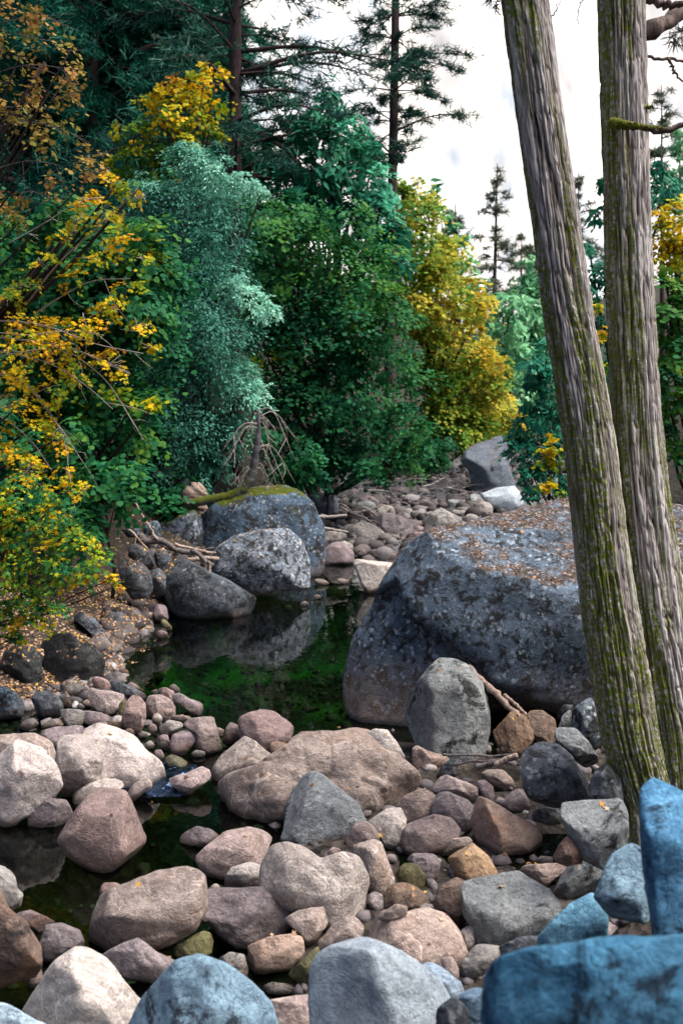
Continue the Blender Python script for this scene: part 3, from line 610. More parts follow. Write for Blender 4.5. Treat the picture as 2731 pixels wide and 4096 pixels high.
# ---------------------------------------------------------------- foliage
def star(spec):
    return np.array([[r * math.cos(math.radians(a)), r * math.sin(math.radians(a))] for a, r in spec])
LEAF = {
    'maple': star([(270, .22), (325, .62), (357, .36), (32, .92), (62, .45), (90, 1.05), (118, .45), (148, .92), (183, .36), (215, .62)]),
    'lobed': star([(270, .5), (340, .75), (35, .8), (90, 1.), (145, .8), (200, .75)]),
    'oval': np.array([[0, -.9], [.34, -.1], [.0, 1.], [-.34, -.1]]),
    'needle': np.array([[-.07, -1], [.07, -1], [.05, .6], [0, 1.]]),
    'spray': np.array([[-.06, -1.], [.06, -1], [.42, -.2], [.22, .6], [0, 1.1], [-.25, .5], [-.4, -.3]]),
}
def orient(N, T):
    N = N / (np.linalg.norm(N, axis=1)[:, None] + 1e-9)
    T = T - (T * N).sum(1)[:, None] * N; T = T / (np.linalg.norm(T, axis=1)[:, None] + 1e-9)
    return np.cross(T, N), T, N
def leaves(P, N, T, size, kind, fold=.18):
    L = LEAF[kind]; X, Y, Z = orient(N, T); k = len(L)
    size = np.broadcast_to(size, (len(P),))[:, None, None]
    zz = -fold * (np.abs(L[:, 0]) + .5 * L[:, 1] ** 2)
    V = P[:, None] + size * (L[None, :, 0, None] * X[:, None] + L[None, :, 1, None] * Y[:, None] + zz[None, :, None] * Z[:, None])
    F = np.arange(len(P) * k).reshape(-1, k)
    return V.reshape(-1, 3), F
def unit(n, rg): 
    u = rg.normal(size=(n, 3)); return u / np.linalg.norm(u, axis=1)[:, None]

def crown_arrays(lobes, L, kind, cover, rg, Y, back=True, flat=.8, droop=.35, tonejit=.1, shell=.5, clumpN=20, dark=0.):
    MBk = MB(); Cs = []
    todo = []
    for lb in lobes:
        dx, dy, r = lb[:3]; tone = lb[3] if len(lb) > 3 else .2
        yy = Y + (lb[4] if len(lb) > 4 else rg.uniform(-.6, .6) * r / 2287 * Y)
        c = dpt(dx, dy, yy); R = r / 2287 * yy
        todo.append((c, R, tone, 1.)); Cs.append((c, R))
        if back: todo.append((c + np.array([rg.uniform(-.3, .3) * R, R * 1.3, rg.uniform(-.2, .2) * R]), R * .95, tone, .55))
    for c, R, tone, w in todo:
        area = L * L * (1.5 if kind in ('maple', 'lobed') else .62 if kind == 'oval' else .22 if kind == 'needle' else 1.0)
        n = int(cover * w * math.pi * R * R * flat * 1.3 / area); n = max(n, 6)
        nc = max(5, n // clumpN)
        u = unit(nc, rg); u[:, 1] -= .15; 
        rr = 1 - shell * rg.random(nc) ** 1.5
        cc = c + u * rr[:, None] * np.array([R, R, R * flat]) * (1 + .3 * rg.normal(size=(nc, 1)))
        cn = u * .75 + np.array([0, 0, .75]) + .35 * rg.normal(size=(nc, 3)); cn /= np.linalg.norm(cn, axis=1)[:, None]
        idx = rg.integers(0, nc, n); rc = R * rg.uniform(.24, .5, nc)
        off = rg.normal(size=(n, 3)); nn = cn[idx]; off -= (off * nn).sum(1)[:, None] * nn * .78
        off *= rc[idx][:, None] * .75
        dist = np.linalg.norm(off, axis=1)
        P = cc[idx] + off; P[:, 2] -= droop * dist
        N = nn + .30 * rg.normal(size=(n, 3)) + np.array([0, -.12, .2])
        T = off / (dist[:, None] + 1e-6) * .8 + np.array([0, 0, -.55]) + u[idx] * .4 + .35 * rg.normal(size=(n, 3))
        if kind == 'spray': T = u[idx] * .9 + np.array([0, 0, -.35]) + .45 * rg.normal(size=(n, 3))
        ct = tone + tonejit * rg.normal(size=nc)
        to = np.clip(ct[idx] + tonejit * .7 * rg.normal(size=n), 0.01, .99)
        V, F = leaves(P, N, T, L * rg.uniform(.6, 1.2, n), kind)
        MBk.add(V, F, to)
    return MBk, Cs

def leaf_mat(name, stops, trans=.3, rough=.6, spec=.10):
    t = NT(name)
    at = t.n('ShaderNodeAttribute', attribute_name='tone').outputs['Fac']
    col = t.ramp(at, stops)
    geo = t.n('ShaderNodeNewGeometry').outputs['Position']
    vn = t.noise(geo, 1.3, 3, .6)
    col = t.n('ShaderNodeHueSaturation', inp={'Hue': t.math('ADD', .485, t.math('MULTIPLY', vn, .03)), 'Saturation': 1., 'Value': t.math('ADD', .65, t.math('MULTIPLY', vn, .7)), 'Color': col}).outputs[0]
    d = t.bsdf(col, rough, None, spec)
    tr = t.n('ShaderNodeBsdfTranslucent', inp={'Color': col}).outputs[0]
    return t.done(t.n('ShaderNodeMixShader', inp={0: trans, 1: d, 2: tr}).outputs[0])
def bark_mat(name, c1, c2, scale=1.0):
    t = NT(name); v = t.n('ShaderNodeTexCoord').outputs['Object']
    mp = t.n('ShaderNodeMapping', inp={'Vector': v, 'Scale': (9 * scale, 9 * scale, 1.6 * scale)}).outputs[0]
    n = t.noise(mp, 2.5, 7, .65, .5)
    return t.done(t.bsdf(t.ramp(n, [(.35, c2), (.65, c1)]), .9, t.bump(n, .7, .03), .2))

def build_plant_mats():
    mp = [(0., (.006, .066, .036)), (.2, (.02, .14, .05)), (.38, (.06, .18, .022)), (.52, (.20, .29, .015)), (.66, (.62, .47, .012)), (.8, (.74, .38, .012)), (.92, (.52, .22, .03)), (1., (.20, .10, .05))]
    M['maple'] = leaf_mat('maple_leaf', mp, .35)
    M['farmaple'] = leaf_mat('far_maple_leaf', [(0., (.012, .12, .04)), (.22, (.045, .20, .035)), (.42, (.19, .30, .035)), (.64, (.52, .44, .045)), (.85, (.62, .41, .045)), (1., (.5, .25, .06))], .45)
    M['drymaple'] = leaf_mat('dry_maple_leaf', [(0., (.05, .075, .02)), (.35, (.15, .15, .03)), (.6, (.27, .19, .045)), (.85, (.36, .19, .05)), (1., (.22, .11, .05))], .3)
    M['oak'] = leaf_mat('oak_leaf', [(0., (.012, .075, .055)), (.4, (.035, .16, .115)), (.7, (.12, .38, .28)), (1., (.30, .60, .46))], .2, .6)
    M['cedar'] = leaf_mat('cedar_spray', [(0., (.006, .08, .05)), (.5, (.018, .18, .105)), (1., (.07, .33, .19))], .2, .6)
    M['pine'] = leaf_mat('pine_needles', [(0., (.006, .032, .030)), (.5, (.016, .075, .06)), (1., (.05, .14, .08))], .15, .6)
    M['darkfir'] = leaf_mat('fir_needles', [(0., (.004, .055, .045)), (.5, (.01, .11, .08)), (1., (.04, .19, .10))], .15, .6)
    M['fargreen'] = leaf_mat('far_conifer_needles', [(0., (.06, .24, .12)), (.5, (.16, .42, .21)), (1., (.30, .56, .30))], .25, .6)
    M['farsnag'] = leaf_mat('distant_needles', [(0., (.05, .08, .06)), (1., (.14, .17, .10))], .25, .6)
    M['bark'] = bark_mat('dark_bark', (.06, .045, .04), (.018, .014, .014))
    M['pinebark'] = bark_mat('pine_bark', (.085, .055, .055), (.03, .02, .022))
    M['twig'] = bark_mat('pale_twig', (.42, .38, .36), (.2, .17, .16), 3)
    M['drift'] = bark_mat('driftwood', (.46, .36, .31), (.2, .15, .13), 2)
    M['drift_dark'] = bark_mat('dark_driftwood', (.17, .15, .15), (.06, .05, .05), 2)

def broadleaf(name, label, cat, Y, lobes, mat='maple', kind='lobed', L=.1, cover=3., base=None, trunk_r=.09, group=None, seed=1, back=True, limbs=12, barkmat='bark', twigs=0, twigmat='twig', extra=None, trunk_name='trunk', **kw):
    rg = np.random.default_rng(seed)
    mb, Cs = crown_arrays(lobes, L, kind, cover, rg, Y, back, **kw)
    cen = np.mean([c for c, r in Cs], 0)
    low = min(c[2] - R for c, R in Cs)
    if base is None: bx, by = cen[0], cen[1] + .3
    else: bx, by = base
    bz = float(ground(bx, by)) - .1
    root = thing(name, (bx, by, bz), label, cat, group)
    V, F = mb.get(); part('crown', V, F, M[mat], root, smooth=False, attr=mb.attr())
    tb = MB(); top = max(c[2] for c, R in Cs)
    h = max(top - bz, .6)
    ax = np.array([[bx, by, bz], [bx + .03 * h, by, bz + .3 * h], [(bx + cen[0]) / 2, (by + cen[1]) / 2 + .1, bz + .55 * h], [cen[0], cen[1] + .2, bz + .88 * h]])
    A = spline(ax, 16); tb.add(*tube(A, np.linspace(trunk_r, trunk_r * .25, 16), 8))
    order = rg.permutation(len(Cs))[:limbs]
    for i in order:
        c, R = Cs[i]; zt = np.clip((c[2] - bz) / h - .25, .12, .8); p0 = A[int(zt * 15)]
        mid = (p0 + c) / 2 + np.array([0, .05, -.06 * np.linalg.norm(c - p0)])
        tb.add(*tube(spline([p0, mid, c], 8), np.linspace(trunk_r * .42, trunk_r * .1, 8), 5))
    V, F = tb.get(); part(trunk_name, V, F, M[barkmat], root)
    if twigs or extra:
        tw = MB()
        for q in range(twigs):
            c, R = Cs[rg.integers(len(Cs))]
            d = unit(1, rg)[0] * np.array([1, .6, .5]); p0 = c - d * R * .9 + np.array([0, -.15 * R, 0]); p1 = c + d * R * 1.15 + np.array([0, -.2 * R, -.35 * R])
            tw.add(*tube(spline([p0, (p0 + p1) / 2 + .1 * R * rg.normal(size=3), p1], 6), np.linspace(.0048, .0018, 6), 4))
        if twigs: V, F = tw.get(); tag(part('twigs', V, F, M[twigmat], root), kind='stuff')
        for poly, r0 in (extra or []):
            tw = MB()
            pts = np.array([dpt(x, y, Y + dyy) for x, y, dyy in poly])
            tw.add(*tube(spline(pts, 14), np.linspace(r0, r0 * .35, 14), 5))
            for q in range(5):
                i = rg.integers(4, 13); P = spline(pts, 14); dirn = P[min(13, i + 1)] - P[i - 1]; dirn /= np.linalg.norm(dirn)
                p1 = P[i] + (dirn * .8 + .55 * rg.normal(size=3) + np.array([0, 0, -.3])) * rg.uniform(.1, .3)
                tw.add(*tube(spline([P[i], (P[i] + p1) / 2 + .02 * rg.normal(size=3), p1], 5), np.linspace(r0 * .45, r0 * .15, 5), 4))
            V, F = tw.get(); part('branch', V, F, M[twigmat], root)
    return root

def conifer(name, label, cat, dxb, dxt, ytop_d, Y, r0, start, blen, nwhorl, seed, mat='pine', bark='pinebark', needle=.13, dens=1.0, H=None, tuft=9, droop=.12, per=5, blade=.09, group=None, taper=1.0, tone=.45, ybase=None, twign=9, lenjit=.45):
    """dxb/dxt: trunk pixel x at picture y 1176 and y 0; start: picture y of the lowest branches; blen: longest branch in picture pixels"""
    rg = np.random.default_rng(seed)
    pb = dpt(dxb, 1000, Y); pt = dpt(dxt, ytop_d, Y)
    gz = float(ground(pb[0], pb[1])) - .2
    base = np.array([pb[0] + (pb[0] - pt[0]) / (pt[2] - pb[2]) * (pb[2] - gz), pb[1], gz])
    root = thing(name, base, label, cat, group)
    n = 24; A = base + (pt - base) * np.linspace(0, 1, n)[:, None]
    A[:, 0] += .02 * r0 * np.cumsum(rg.normal(size=n)); 
    rr = r0 * (1 - .88 * np.linspace(0, 1, n) ** 1.1 * taper)
    V, F = tube(A, rr, 10, .03); part('trunk', V, F, M[bark], root)
    z0 = dpt(dxb, start, Y)[2]; zt = pt[2]; S = Y / 2287
    bt = MB(); nb = MB(); Pn = []; Nn = []; Tn = []; Sn = []; To = []
    for w in range(nwhorl):
        f = (w + rg.uniform(-.7, .7)) / nwhorl; f = min(max(f, 0), .995); z = z0 + (zt - z0) * f
        c = np.array([np.interp(z, A[:, 2], A[:, k]) for k in range(3)])
        m = max(2, int(rg.normal(per, 1)))
        for b in range(m):
            az = rg.uniform(0, 2 * math.pi); ln = blen * S * ((1 - f) ** .75 * .92 + .08) * (1 + lenjit * rg.normal()); ln = max(ln, .12)
            if rg.random() < .12: ln *= .5
            h = np.array([math.cos(az), math.sin(az), 0]); up = rg.normal(.05 + .3 * f, .14)
            p1 = c + h * ln * .5 + np.array([0, 0, up * ln * .5]); p2 = c + h * ln + np.array([0, 0, (up - droop * 1.6) * ln])
            P = spline([c, p1, p2], 9)
            bt.add(*tube(P, np.linspace(max(.006, .016 * ln * .8), .003, 9) * (1 + .25 * Y / 25), 4))
            nt = max(3, int(twign * dens * ln / (blen * S) + 2))
            for q in range(nt):
                t = rg.uniform(.28, 1.); p = np.array([np.interp(t * 8, np.arange(9), P[:, k]) for k in range(3)])
                sd = rg.choice([-1, 1]); side = np.array([-h[1], h[0], 0]) * sd
                dv = h * rg.uniform(.4, 1.) + side * rg.uniform(.1, .9) + np.array([0, 0, rg.normal(.05, .22)]); dv /= np.linalg.norm(dv)
                tl = ln * .3 * (1.15 - t * .6) * rg.uniform(.5, 1.2)
                k = max(3, int(tuft * rg.uniform(.6, 1.3)))
                s = rg.random(k)[:, None]; pp = p + dv * tl * s
                tt = dv * .8 + .55 * rg.normal(size=(k, 3)) + np.array([0, 0, -.08])
                Pn.append(pp + tt * needle * .5); Tn.append(tt); Nn.append(unit(k, rg) + np.array([0, 0, .8])); Sn.append(needle * rg.uniform(.6, 1.15, k)); To.append(np.clip(tone + .16 * rg.normal() + .1 * rg.normal(size=k), 0, 1))
    V, F = bt.get(); tag(part('branches', V, F, M[bark], root), kind='stuff')
    L0 = LEAF['needle'].copy(); L0[:, 0] *= blade / .07; LEAF['_n'] = L0
    V, F = leaves(np.concatenate(Pn), np.concatenate(Nn), np.concatenate(Tn), np.concatenate(Sn), '_n', .05)
    part('needles', V, F, M[mat], root, smooth=False, attr=np.concatenate(To))
    return root

def region_lobes(poly, n, r, tone, rg, tj=.06, dyj=.5):
    poly = np.array(poly, float); out = []; mn, mx = poly.min(0), poly.max(0)
    while len(out) < n:
        p = rg.uniform(mn, mx)
        if inside(p[0:1], p[1:2], poly)[0]: out.append((p[0], p[1], r * rg.uniform(.7, 1.25), tone + tj * rg.normal(), dyj * rg.normal()))
    return out

def build_plants():
    rg = np.random.default_rng(5)
    # ---- grey-green oak in the middle of the left bank
    oak = [(470, 352, 40, .75), (405, 350, 34, .6), (335, 440, 45, .5), (335, 500, 60, .3), (310, 580, 60, .3), (310, 670, 60, .35), (350, 640, 50, .6), (450, 700, 40, .75), (400, 800, 40, .62), (430, 395, 70, .6), (520, 400, 50, .8), (565, 420, 34, .95), (600, 440, 24, .95), (380, 450, 70, .4), (470, 470, 85, .5), (400, 540, 90, .35), (465, 565, 70, .35), (500, 640, 65, .6), (595, 695, 34, .98), (555, 655, 45, .85), (622, 715, 22, .98), (430, 650, 90, .35), (380, 720, 90, .3),
           (480, 750, 85, .4), (490, 800, 55, .5), (560, 860, 42, .85), (350, 820, 90, .3), (440, 850, 95, .3), (530, 880, 60, .55), (604, 905, 34, .95), (555, 900, 42, .8), (370, 940, 95, .3), (460, 970, 85, .35), (520, 960, 45, .4), (400, 1040, 85, .3), (470, 1050, 60, .35), (330, 1080, 70, .28), (430, 1110, 50, .3), (520, 1030, 40, .3)]  # right-edge lobes toned as if lit from that side, inner ones darker
    broadleaf('oak_tree', 'grey-green oak with fine drooping leaves, above the upright pale blue rock', 'tree', 17.3, oak, 'oak', 'oval', .042, 1.9, base=(-2.6, 17.9), trunk_r=.13, seed=11, limbs=16, droop=.5, clumpN=46, tonejit=.15)
    # ---- dark green maple right of it
    mpl = [(600, 500, 70, .24), (690, 480, 70, .26), (600, 590, 75, .24), (700, 570, 80, .22), (790, 540, 75, .24), (850, 590, 70, .28), (650, 660, 75, .28), (740, 650, 85, .24), (840, 670, 75, .3), (640, 730, 75, .18), (730, 750, 100, .15), (830, 760, 90, .18), (890, 740, 60, .26), (690, 840, 90, .15), (790, 850, 100, .15), (880, 850, 80, .2), (640, 930, 60, .15), (720, 940, 85, .13), (830, 960, 85, .16), (920, 960, 65, .2), (960, 1000, 40, .24), (670, 1030, 60, .12), (750, 1040, 65, .1), (850, 1050, 60, .14), (910, 1040, 50, .18), (650, 800, 45, .36), (610, 810, 35, .42)]
    broadleaf('maple_tree', 'broad dark green maple overhanging the far riverbed, right of the grey-green oak', 'tree', 21., mpl, 'maple', 'lobed', .056, 2.5, base=(-.7, 23.2), trunk_r=.17, seed=12, limbs=16, clumpN=60, tonejit=.06, shell=.3)
    # ---- yellow maples farther up the stream
    ym1 = [(921, 440, 50, .4), (966, 470, 56, .5), (1006, 470, 34, .48), (906, 520, 62, .3), (966, 550, 73, .46), (1016, 560, 50, .5), (926, 620, 67, .4), (1006, 640, 67, .52), (1066, 670, 56, .62), (1106, 690, 31, .66), (956, 700, 67, .5), (1036, 730, 62, .58), (1101, 735, 34, .6), (906, 700, 50, .32), (976, 770, 56, .45), (1006, 600, 45, .5)]  # tones mix autumn yellowing with light painted on the right-edge lobes
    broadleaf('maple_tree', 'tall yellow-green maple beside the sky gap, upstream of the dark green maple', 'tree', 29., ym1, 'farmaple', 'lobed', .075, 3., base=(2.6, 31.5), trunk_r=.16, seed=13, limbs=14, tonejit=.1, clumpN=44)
    ym2 = [(1076, 820, 62, .55), (1116, 840, 47, .62), (1136, 870, 28, .6), (1150, 900, 24, .6), (1146, 850, 22, .6), (1120, 800, 26, .6), (1026, 850, 67, .42), (966, 850, 62, .3), (1076, 890, 67, .46), (1126, 920, 38, .58), (1006, 930, 67, .34), (1066, 960, 62, .4), (1116, 970, 45, .42), (966, 990, 45, .26), (1036, 1010, 50, .34), (1091, 1020, 34, .4)]  # right-edge lobes painted brighter here too, besides the real yellowing
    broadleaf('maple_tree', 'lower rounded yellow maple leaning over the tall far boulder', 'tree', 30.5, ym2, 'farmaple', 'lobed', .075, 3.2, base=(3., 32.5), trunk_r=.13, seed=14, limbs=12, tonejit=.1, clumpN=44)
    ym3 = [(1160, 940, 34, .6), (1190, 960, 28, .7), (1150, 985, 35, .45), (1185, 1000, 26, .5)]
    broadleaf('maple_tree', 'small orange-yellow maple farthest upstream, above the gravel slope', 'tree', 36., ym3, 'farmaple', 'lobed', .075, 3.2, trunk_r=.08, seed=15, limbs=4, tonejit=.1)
    # ---- dense cedars behind the maple
    ced = [(750, 210, 26, .7), (735, 250, 40, .7), (775, 260, 42, .75), (710, 310, 50, .6), (780, 320, 60, .75), (840, 320, 42, .8), (700, 390, 60, .6), (770, 400, 70, .7), (850, 390, 55, .8), (880, 450, 42, .75), (640, 440, 60, .35), (720, 480, 80, .4), (820, 480, 75, .5), (870, 540, 45, .45), (640, 520, 60, .4), (890, 520, 45, .7), (905, 600, 42, .55), (880, 660, 40, .45)]
    broadleaf('cedar_tree', 'dense teal-green cedar with a pointed top between the two tall pines', 'tree', 23.4, ced, 'cedar', 'spray', .12, 2.8, base=(-.3, 24.8), trunk_r=.2, seed=16, limbs=10, droop=.6, clumpN=40, tonejit=.14, flat=.9)
    ced2 = [(640, 330, 40, .5), (620, 390, 50, .5), (600, 300, 30, .4), (650, 280, 28, .45), (670, 250, 22, .45), (590, 420, 44, .5), (570, 370, 32, .45), (685, 285, 20, .4)]
    broadleaf('cedar_tree', 'thin dark cedar with gaps of sky, right of the near pine trunk', 'tree', 27., ced2, 'cedar', 'spray', .15, 2.0, base=(-1.4, 28.5), trunk_r=.1, seed=17, limbs=8, droop=.5, tonejit=.12)
    # ---- yellow-leaved shrub high on the left
    ys = [(345, 225, 30, .6), (380, 195, 30, .66), (430, 205, 45, .64), (470, 175, 35, .62), (505, 160, 22, .6), (390, 260, 45, .58), (450, 255, 45, .62), (500, 235, 25, .55), (340, 290, 30, .5), (420, 310, 45, .5), (480, 300, 30, .48), (370, 340, 40, .4), (320, 360, 46, .42), (335, 415, 42, .36), (390, 375, 40, .4), (300, 300, 36, .46), (290, 390, 34, .4)]
    broadleaf('maple_tree', 'yellow maple top rising behind the grey-green oak, left of the near pine trunk', 'tree', 21., ys, 'maple', 'lobed', .06, 1.7, base=(-3.6, 22.), trunk_r=.1, seed=18, limbs=10, tonejit=.1)
    # ---- green maple in the shade left of the oak
    gm = region_lobes([(-60, 480), (150, 440), (340, 520), (400, 700), (380, 950), (340, 1140), (180, 1160), (-60, 1150)], 62, 64, .19, rg, .06) + [(330, 600, 45, .44, -.6), (360, 560, 30, .45, -.6), (300, 920, 30, .4, -.8), (350, 935, 28, .55, -.9), (260, 900, 30, .45, -.8)]
    broadleaf('maple_tree', 'shaded green maple with a few yellow sprays between the orange branches and the oak', 'tree', 14.2, gm, 'maple', 'lobed', .058, 2.4, base=(-4.2, 14.8), trunk_r=.1, seed=19, limbs=12, tonejit=.09)
    # ---- orange-yellow maple at the left edge with thin pale twigs
    om = [(270, 420, 32, 0.63), (210, 455, 30, 0.65), (310, 445, 30, 0.59), (240, 485, 38, 0.67), (180, 505, 34, 0.63), (130, 550, 30, 0.59), (275, 545, 36, 0.67), (200, 590, 36, 0.63), (330, 590, 28, 0.50), (165, 640, 34, 0.62), (290, 660, 34, 0.59), (250, 705, 36, 0.67), (315, 745, 34, 0.61), (340, 790, 24, 0.59), (205, 740, 46, 0.69), (120, 750, 48, 0.73), (50, 740, 48, 0.71), (60, 800, 56, 0.69), (150, 805, 48, 0.71), (255, 830, 40, 0.71), (285, 850, 22, 0.69), (40, 870, 46, 0.65), (110, 890, 44, 0.67), (30, 945, 46, 0.69), (90, 975, 40, 0.63), (130, 1010, 34, 0.71), (40, 1040, 46, 0.61), (70, 1075, 36, 0.65), (150, 1085, 26, 0.71), (195, 1120, 26, 0.73), (100, 1110, 34, 0.59), (60, 650, 36, 0.50), (100, 600, 30, 0.55), (20, 690, 40, 0.60), (170, 850, 36, 0.60)]
    tw = [([(-60, 735, .1), (90, 745, 0), (220, 790, -.1), (330, 812, -.2)], .011), ([(-60, 770, .2), (120, 790, 0), (230, 825, -.1), (300, 860, -.2)], .012), ([(-40, 800, .1), (100, 830, 0), (190, 880, -.1), (260, 940, -.2)], .010),
          ([(-40, 850, .2), (60, 880, .1), (130, 970, 0), (190, 1060, -.1)], .009), ([(60, 880, .1), (140, 990, 0), (160, 1090, -.1), (175, 1180, -.2)], .008), ([(-40, 930, .1), (60, 1000, 0), (120, 1080, -.1)], .008), ([(60, 700, .2), (140, 600, .1), (250, 500, 0), (320, 430, -.1)], .012), ([(80, 720, .2), (200, 650, .1), (300, 640, 0)], .009), ([(-30, 760, 0), (60, 770, -.1), (160, 760, -.2), (240, 770, -.3)], .008), ([(150, 800, 0), (240, 870, -.1), (300, 960, -.1), (330, 1010, -.2)], .007), ([(20, 560, .2), (90, 520, .1), (170, 470, 0)], .009)]
    broadleaf('maple_tree', 'orange-yellow maple reaching in from the left edge on thin pale twigs', 'tree', 10.6, om, 'maple', 'maple', .036, 2.3, base=(-5.6, 11.2), trunk_r=.1, seed=20, limbs=14, barkmat='bark', twigs=70, extra=tw, back=False, tonejit=.08, clumpN=16, droop=.25)
    # ---- low green and yellow maple shrub at the left
    lg = [(40, 1120, 60, .38), (110, 1160, 60, .32), (50, 1210, 66, .36), (140, 1230, 58, .36), (190, 1260, 42, .42), (225, 1290, 34, .5), (255, 1330, 24, .62), (270, 1345, 18, .66), (70, 1290, 64, .3), (150, 1310, 55, .34), (200, 1330, 30, .38), (60, 1370, 52, .3), (110, 1380, 40, .28), (20, 1420, 40, .36), (60, 1435, 24, .55), (130, 1180, 26, .66), (20, 1160, 28, .62), (90, 1220, 22, .6), (15, 1270, 40, .4), (30, 1330, 30, .34), (20, 1470, 30, .36), (50, 1465, 20, .5), (-10, 1400, 50, .3), (100, 1410, 30, .3)]
    broadleaf('maple_shrub', 'low green maple shrub with yellow tips drooping over the left bank', 'shrub', 8.6, lg, 'maple', 'maple', .034, 2.5, base=(-3.95, 9.3), trunk_r=.04, seed=21, limbs=14, back=True, tonejit=.17, clumpN=22, trunk_name='stems')
    # ---- thin brown-leaved tree in the top left corner
    bl = region_lobes([(-20, -20), (170, -20), (200, 200), (190, 420), (60, 520), (-20, 560)], 34, 40, .62, rg, .2) + region_lobes([(150, 380), (330, 250), (300, 480), (180, 560)], 6, 26, .62, rg)
    tw2 = [([(-40, 300, .2), (60, 280, .1), (150, 300, 0), (200, 330, 0)], .008), ([(-40, 400, .2), (60, 370, .1), (140, 380, 0)], .008), ([(-40, 470, .2), (60, 440, .1), (120, 455, 0)], .007), ([(-40, 180, .2), (60, 150, .1), (180, 160, 0)], .008), ([(-40, 60, .2), (90, 40, .1), (180, 70, 0)], .008)]
    broadleaf('maple_tree', 'thin brown-leaved maple in the top left corner', 'tree', 12., bl, 'drymaple', 'lobed', .036, .62, base=(-6.2, 12.6), trunk_r=.07, seed=22, limbs=18, twigs=60, twigmat='drift_dark', extra=tw2, back=False, tonejit=.1, clumpN=12, shell=.9)
    # ---- trees at the right edge
    rt = [(1530, 640, 45, .36), (1560, 700, 55, .34), (1530, 740, 50, .3), (1550, 820, 60, .3), (1520, 880, 45, .26), (1560, 920, 55, .3), (1530, 990, 45, .22), (1570, 1040, 45, .2), (1600, 780, 60, .3), (1610, 900, 60, .3), (1610, 640, 50, .4)]
    broadleaf('maple_tree', 'bright green maple at the right edge behind the cedar trunks', 'tree', 15., rt, 'maple', 'lobed', .06, 2.6, base=(5.6, 16.), trunk_r=.11, seed=23, limbs=10, tonejit=.07)
    ry = [(1530, 500, 36, .62), (1555, 470, 34, .6), (1530, 560, 38, .64), (1565, 550, 44, .66), (1545, 605, 36, .6), (1600, 520, 40, .62), (1510, 590, 18, .62), (1590, 610, 40, .55)]
    broadleaf('maple_tree', 'yellow maple top at the right edge above the bright green maple', 'tree', 18., ry, 'maple', 'lobed', .052, 2.2, base=(6.8, 19.), trunk_r=.1, seed=24, limbs=6, tonejit=.08)
    rc = [(1385, 480, 30, .4), (1350, 560, 35, .45), (1385, 620, 45, .4), (1345, 680, 35, .4), (1385, 740, 40, .35), (1400, 840, 45, .3), (1370, 900, 40, .3), (1500, 430, 40, .4), (1510, 380, 30, .45), (1540, 420, 40, .4), (1380, 420, 22, .45)]
    broadleaf('cedar_tree', 'green cedar seen through the gap between the two leaning trunks', 'tree', 19., rc, 'cedar', 'spray', .07, 2.4, base=(5.4, 20.), trunk_r=.14, seed=25, limbs=8, droop=.6, tonejit=.12)
    gy = [(1380, 760, 20, .6), (1385, 840, 24, .5), (1395, 880, 20, .45), (1375, 700, 16, .55)]
    broadleaf('maple_tree', 'slim yellow-green maple between the two leaning trunks', 'tree', 17., gy, 'maple', 'lobed', .05, 2., trunk_r=.04, seed=26, limbs=4)
    sc = [(1255, 790, 36, .5), (1235, 830, 34, .45), (1275, 850, 40, .4), (1225, 880, 36, .4), (1260, 910, 45, .35), (1215, 930, 30, .35), (1285, 950, 40, .35), (1235, 970, 42, .4), (1195, 985, 26, .5), (1185, 1030, 32, .5), (1225, 1030, 42, .4), (1270, 1020, 40, .3), (1215, 1080, 36, .35), (1260, 1080, 40, .3), (1230, 1120, 30, .35), (1170, 1010, 20, .55), (1290, 1110, 30, .3)]
    broadleaf('cedar_tree', 'bushy young cedar left of the leaning trunks, above the huge boulder', 'tree', 17., sc, 'cedar', 'spray', .058, 2.4, base=(3.9, 17.6), trunk_r=.07, seed=27, limbs=10, droop=.6, tonejit=.12)
    yb = [(1250, 1045, 18, .6), (1275, 1005, 16, .66), (1265, 1030, 14, .62), (1240, 1075, 16, .5), (1275, 1060, 20, .52), (1290, 1040, 18, .5), (1262, 1112, 17, .66), (1240, 1125, 13, .55), (1285, 1135, 18, .45)]
    broadleaf('maple_sapling', 'yellow-green maple sapling in front of the bushy young cedar', 'sapling', 14.5, yb, 'maple', 'lobed', .05, 2.2, base=(3.2, 15.), trunk_r=.025, seed=28, limbs=8, tonejit=.08, trunk_name='stems')
    # ---- mass of paler trees far upstream
    fg1 = [(1140, 720, 50, .5), (1180, 740, 50, .55), (1130, 790, 45, .45), (1175, 810, 50, .5), (1160, 870, 45, .45), (1190, 690, 40, .55), (1150, 690, 30, .55), (1205, 900, 40, .4), (1170, 930, 40, .4)]
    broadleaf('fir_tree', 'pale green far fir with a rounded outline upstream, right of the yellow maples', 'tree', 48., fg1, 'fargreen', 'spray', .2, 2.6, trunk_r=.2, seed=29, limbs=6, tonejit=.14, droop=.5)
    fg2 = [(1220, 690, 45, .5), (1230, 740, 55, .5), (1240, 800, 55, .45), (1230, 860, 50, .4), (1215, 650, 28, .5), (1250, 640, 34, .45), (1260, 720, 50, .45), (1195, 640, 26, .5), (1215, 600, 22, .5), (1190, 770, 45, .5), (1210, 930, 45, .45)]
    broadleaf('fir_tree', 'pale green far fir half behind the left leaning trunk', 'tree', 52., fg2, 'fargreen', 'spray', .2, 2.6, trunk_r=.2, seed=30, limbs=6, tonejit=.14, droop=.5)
    fg3 = [(1095, 650, 26, .35), (1110, 690, 26, .35), (1060, 560, 26, .3), (1045, 620, 24, .3), (1080, 600, 20, .3), (1000, 430, 18, .3), (985, 460, 22, .3), (1020, 500, 20, .3), (1040, 530, 18, .3)]
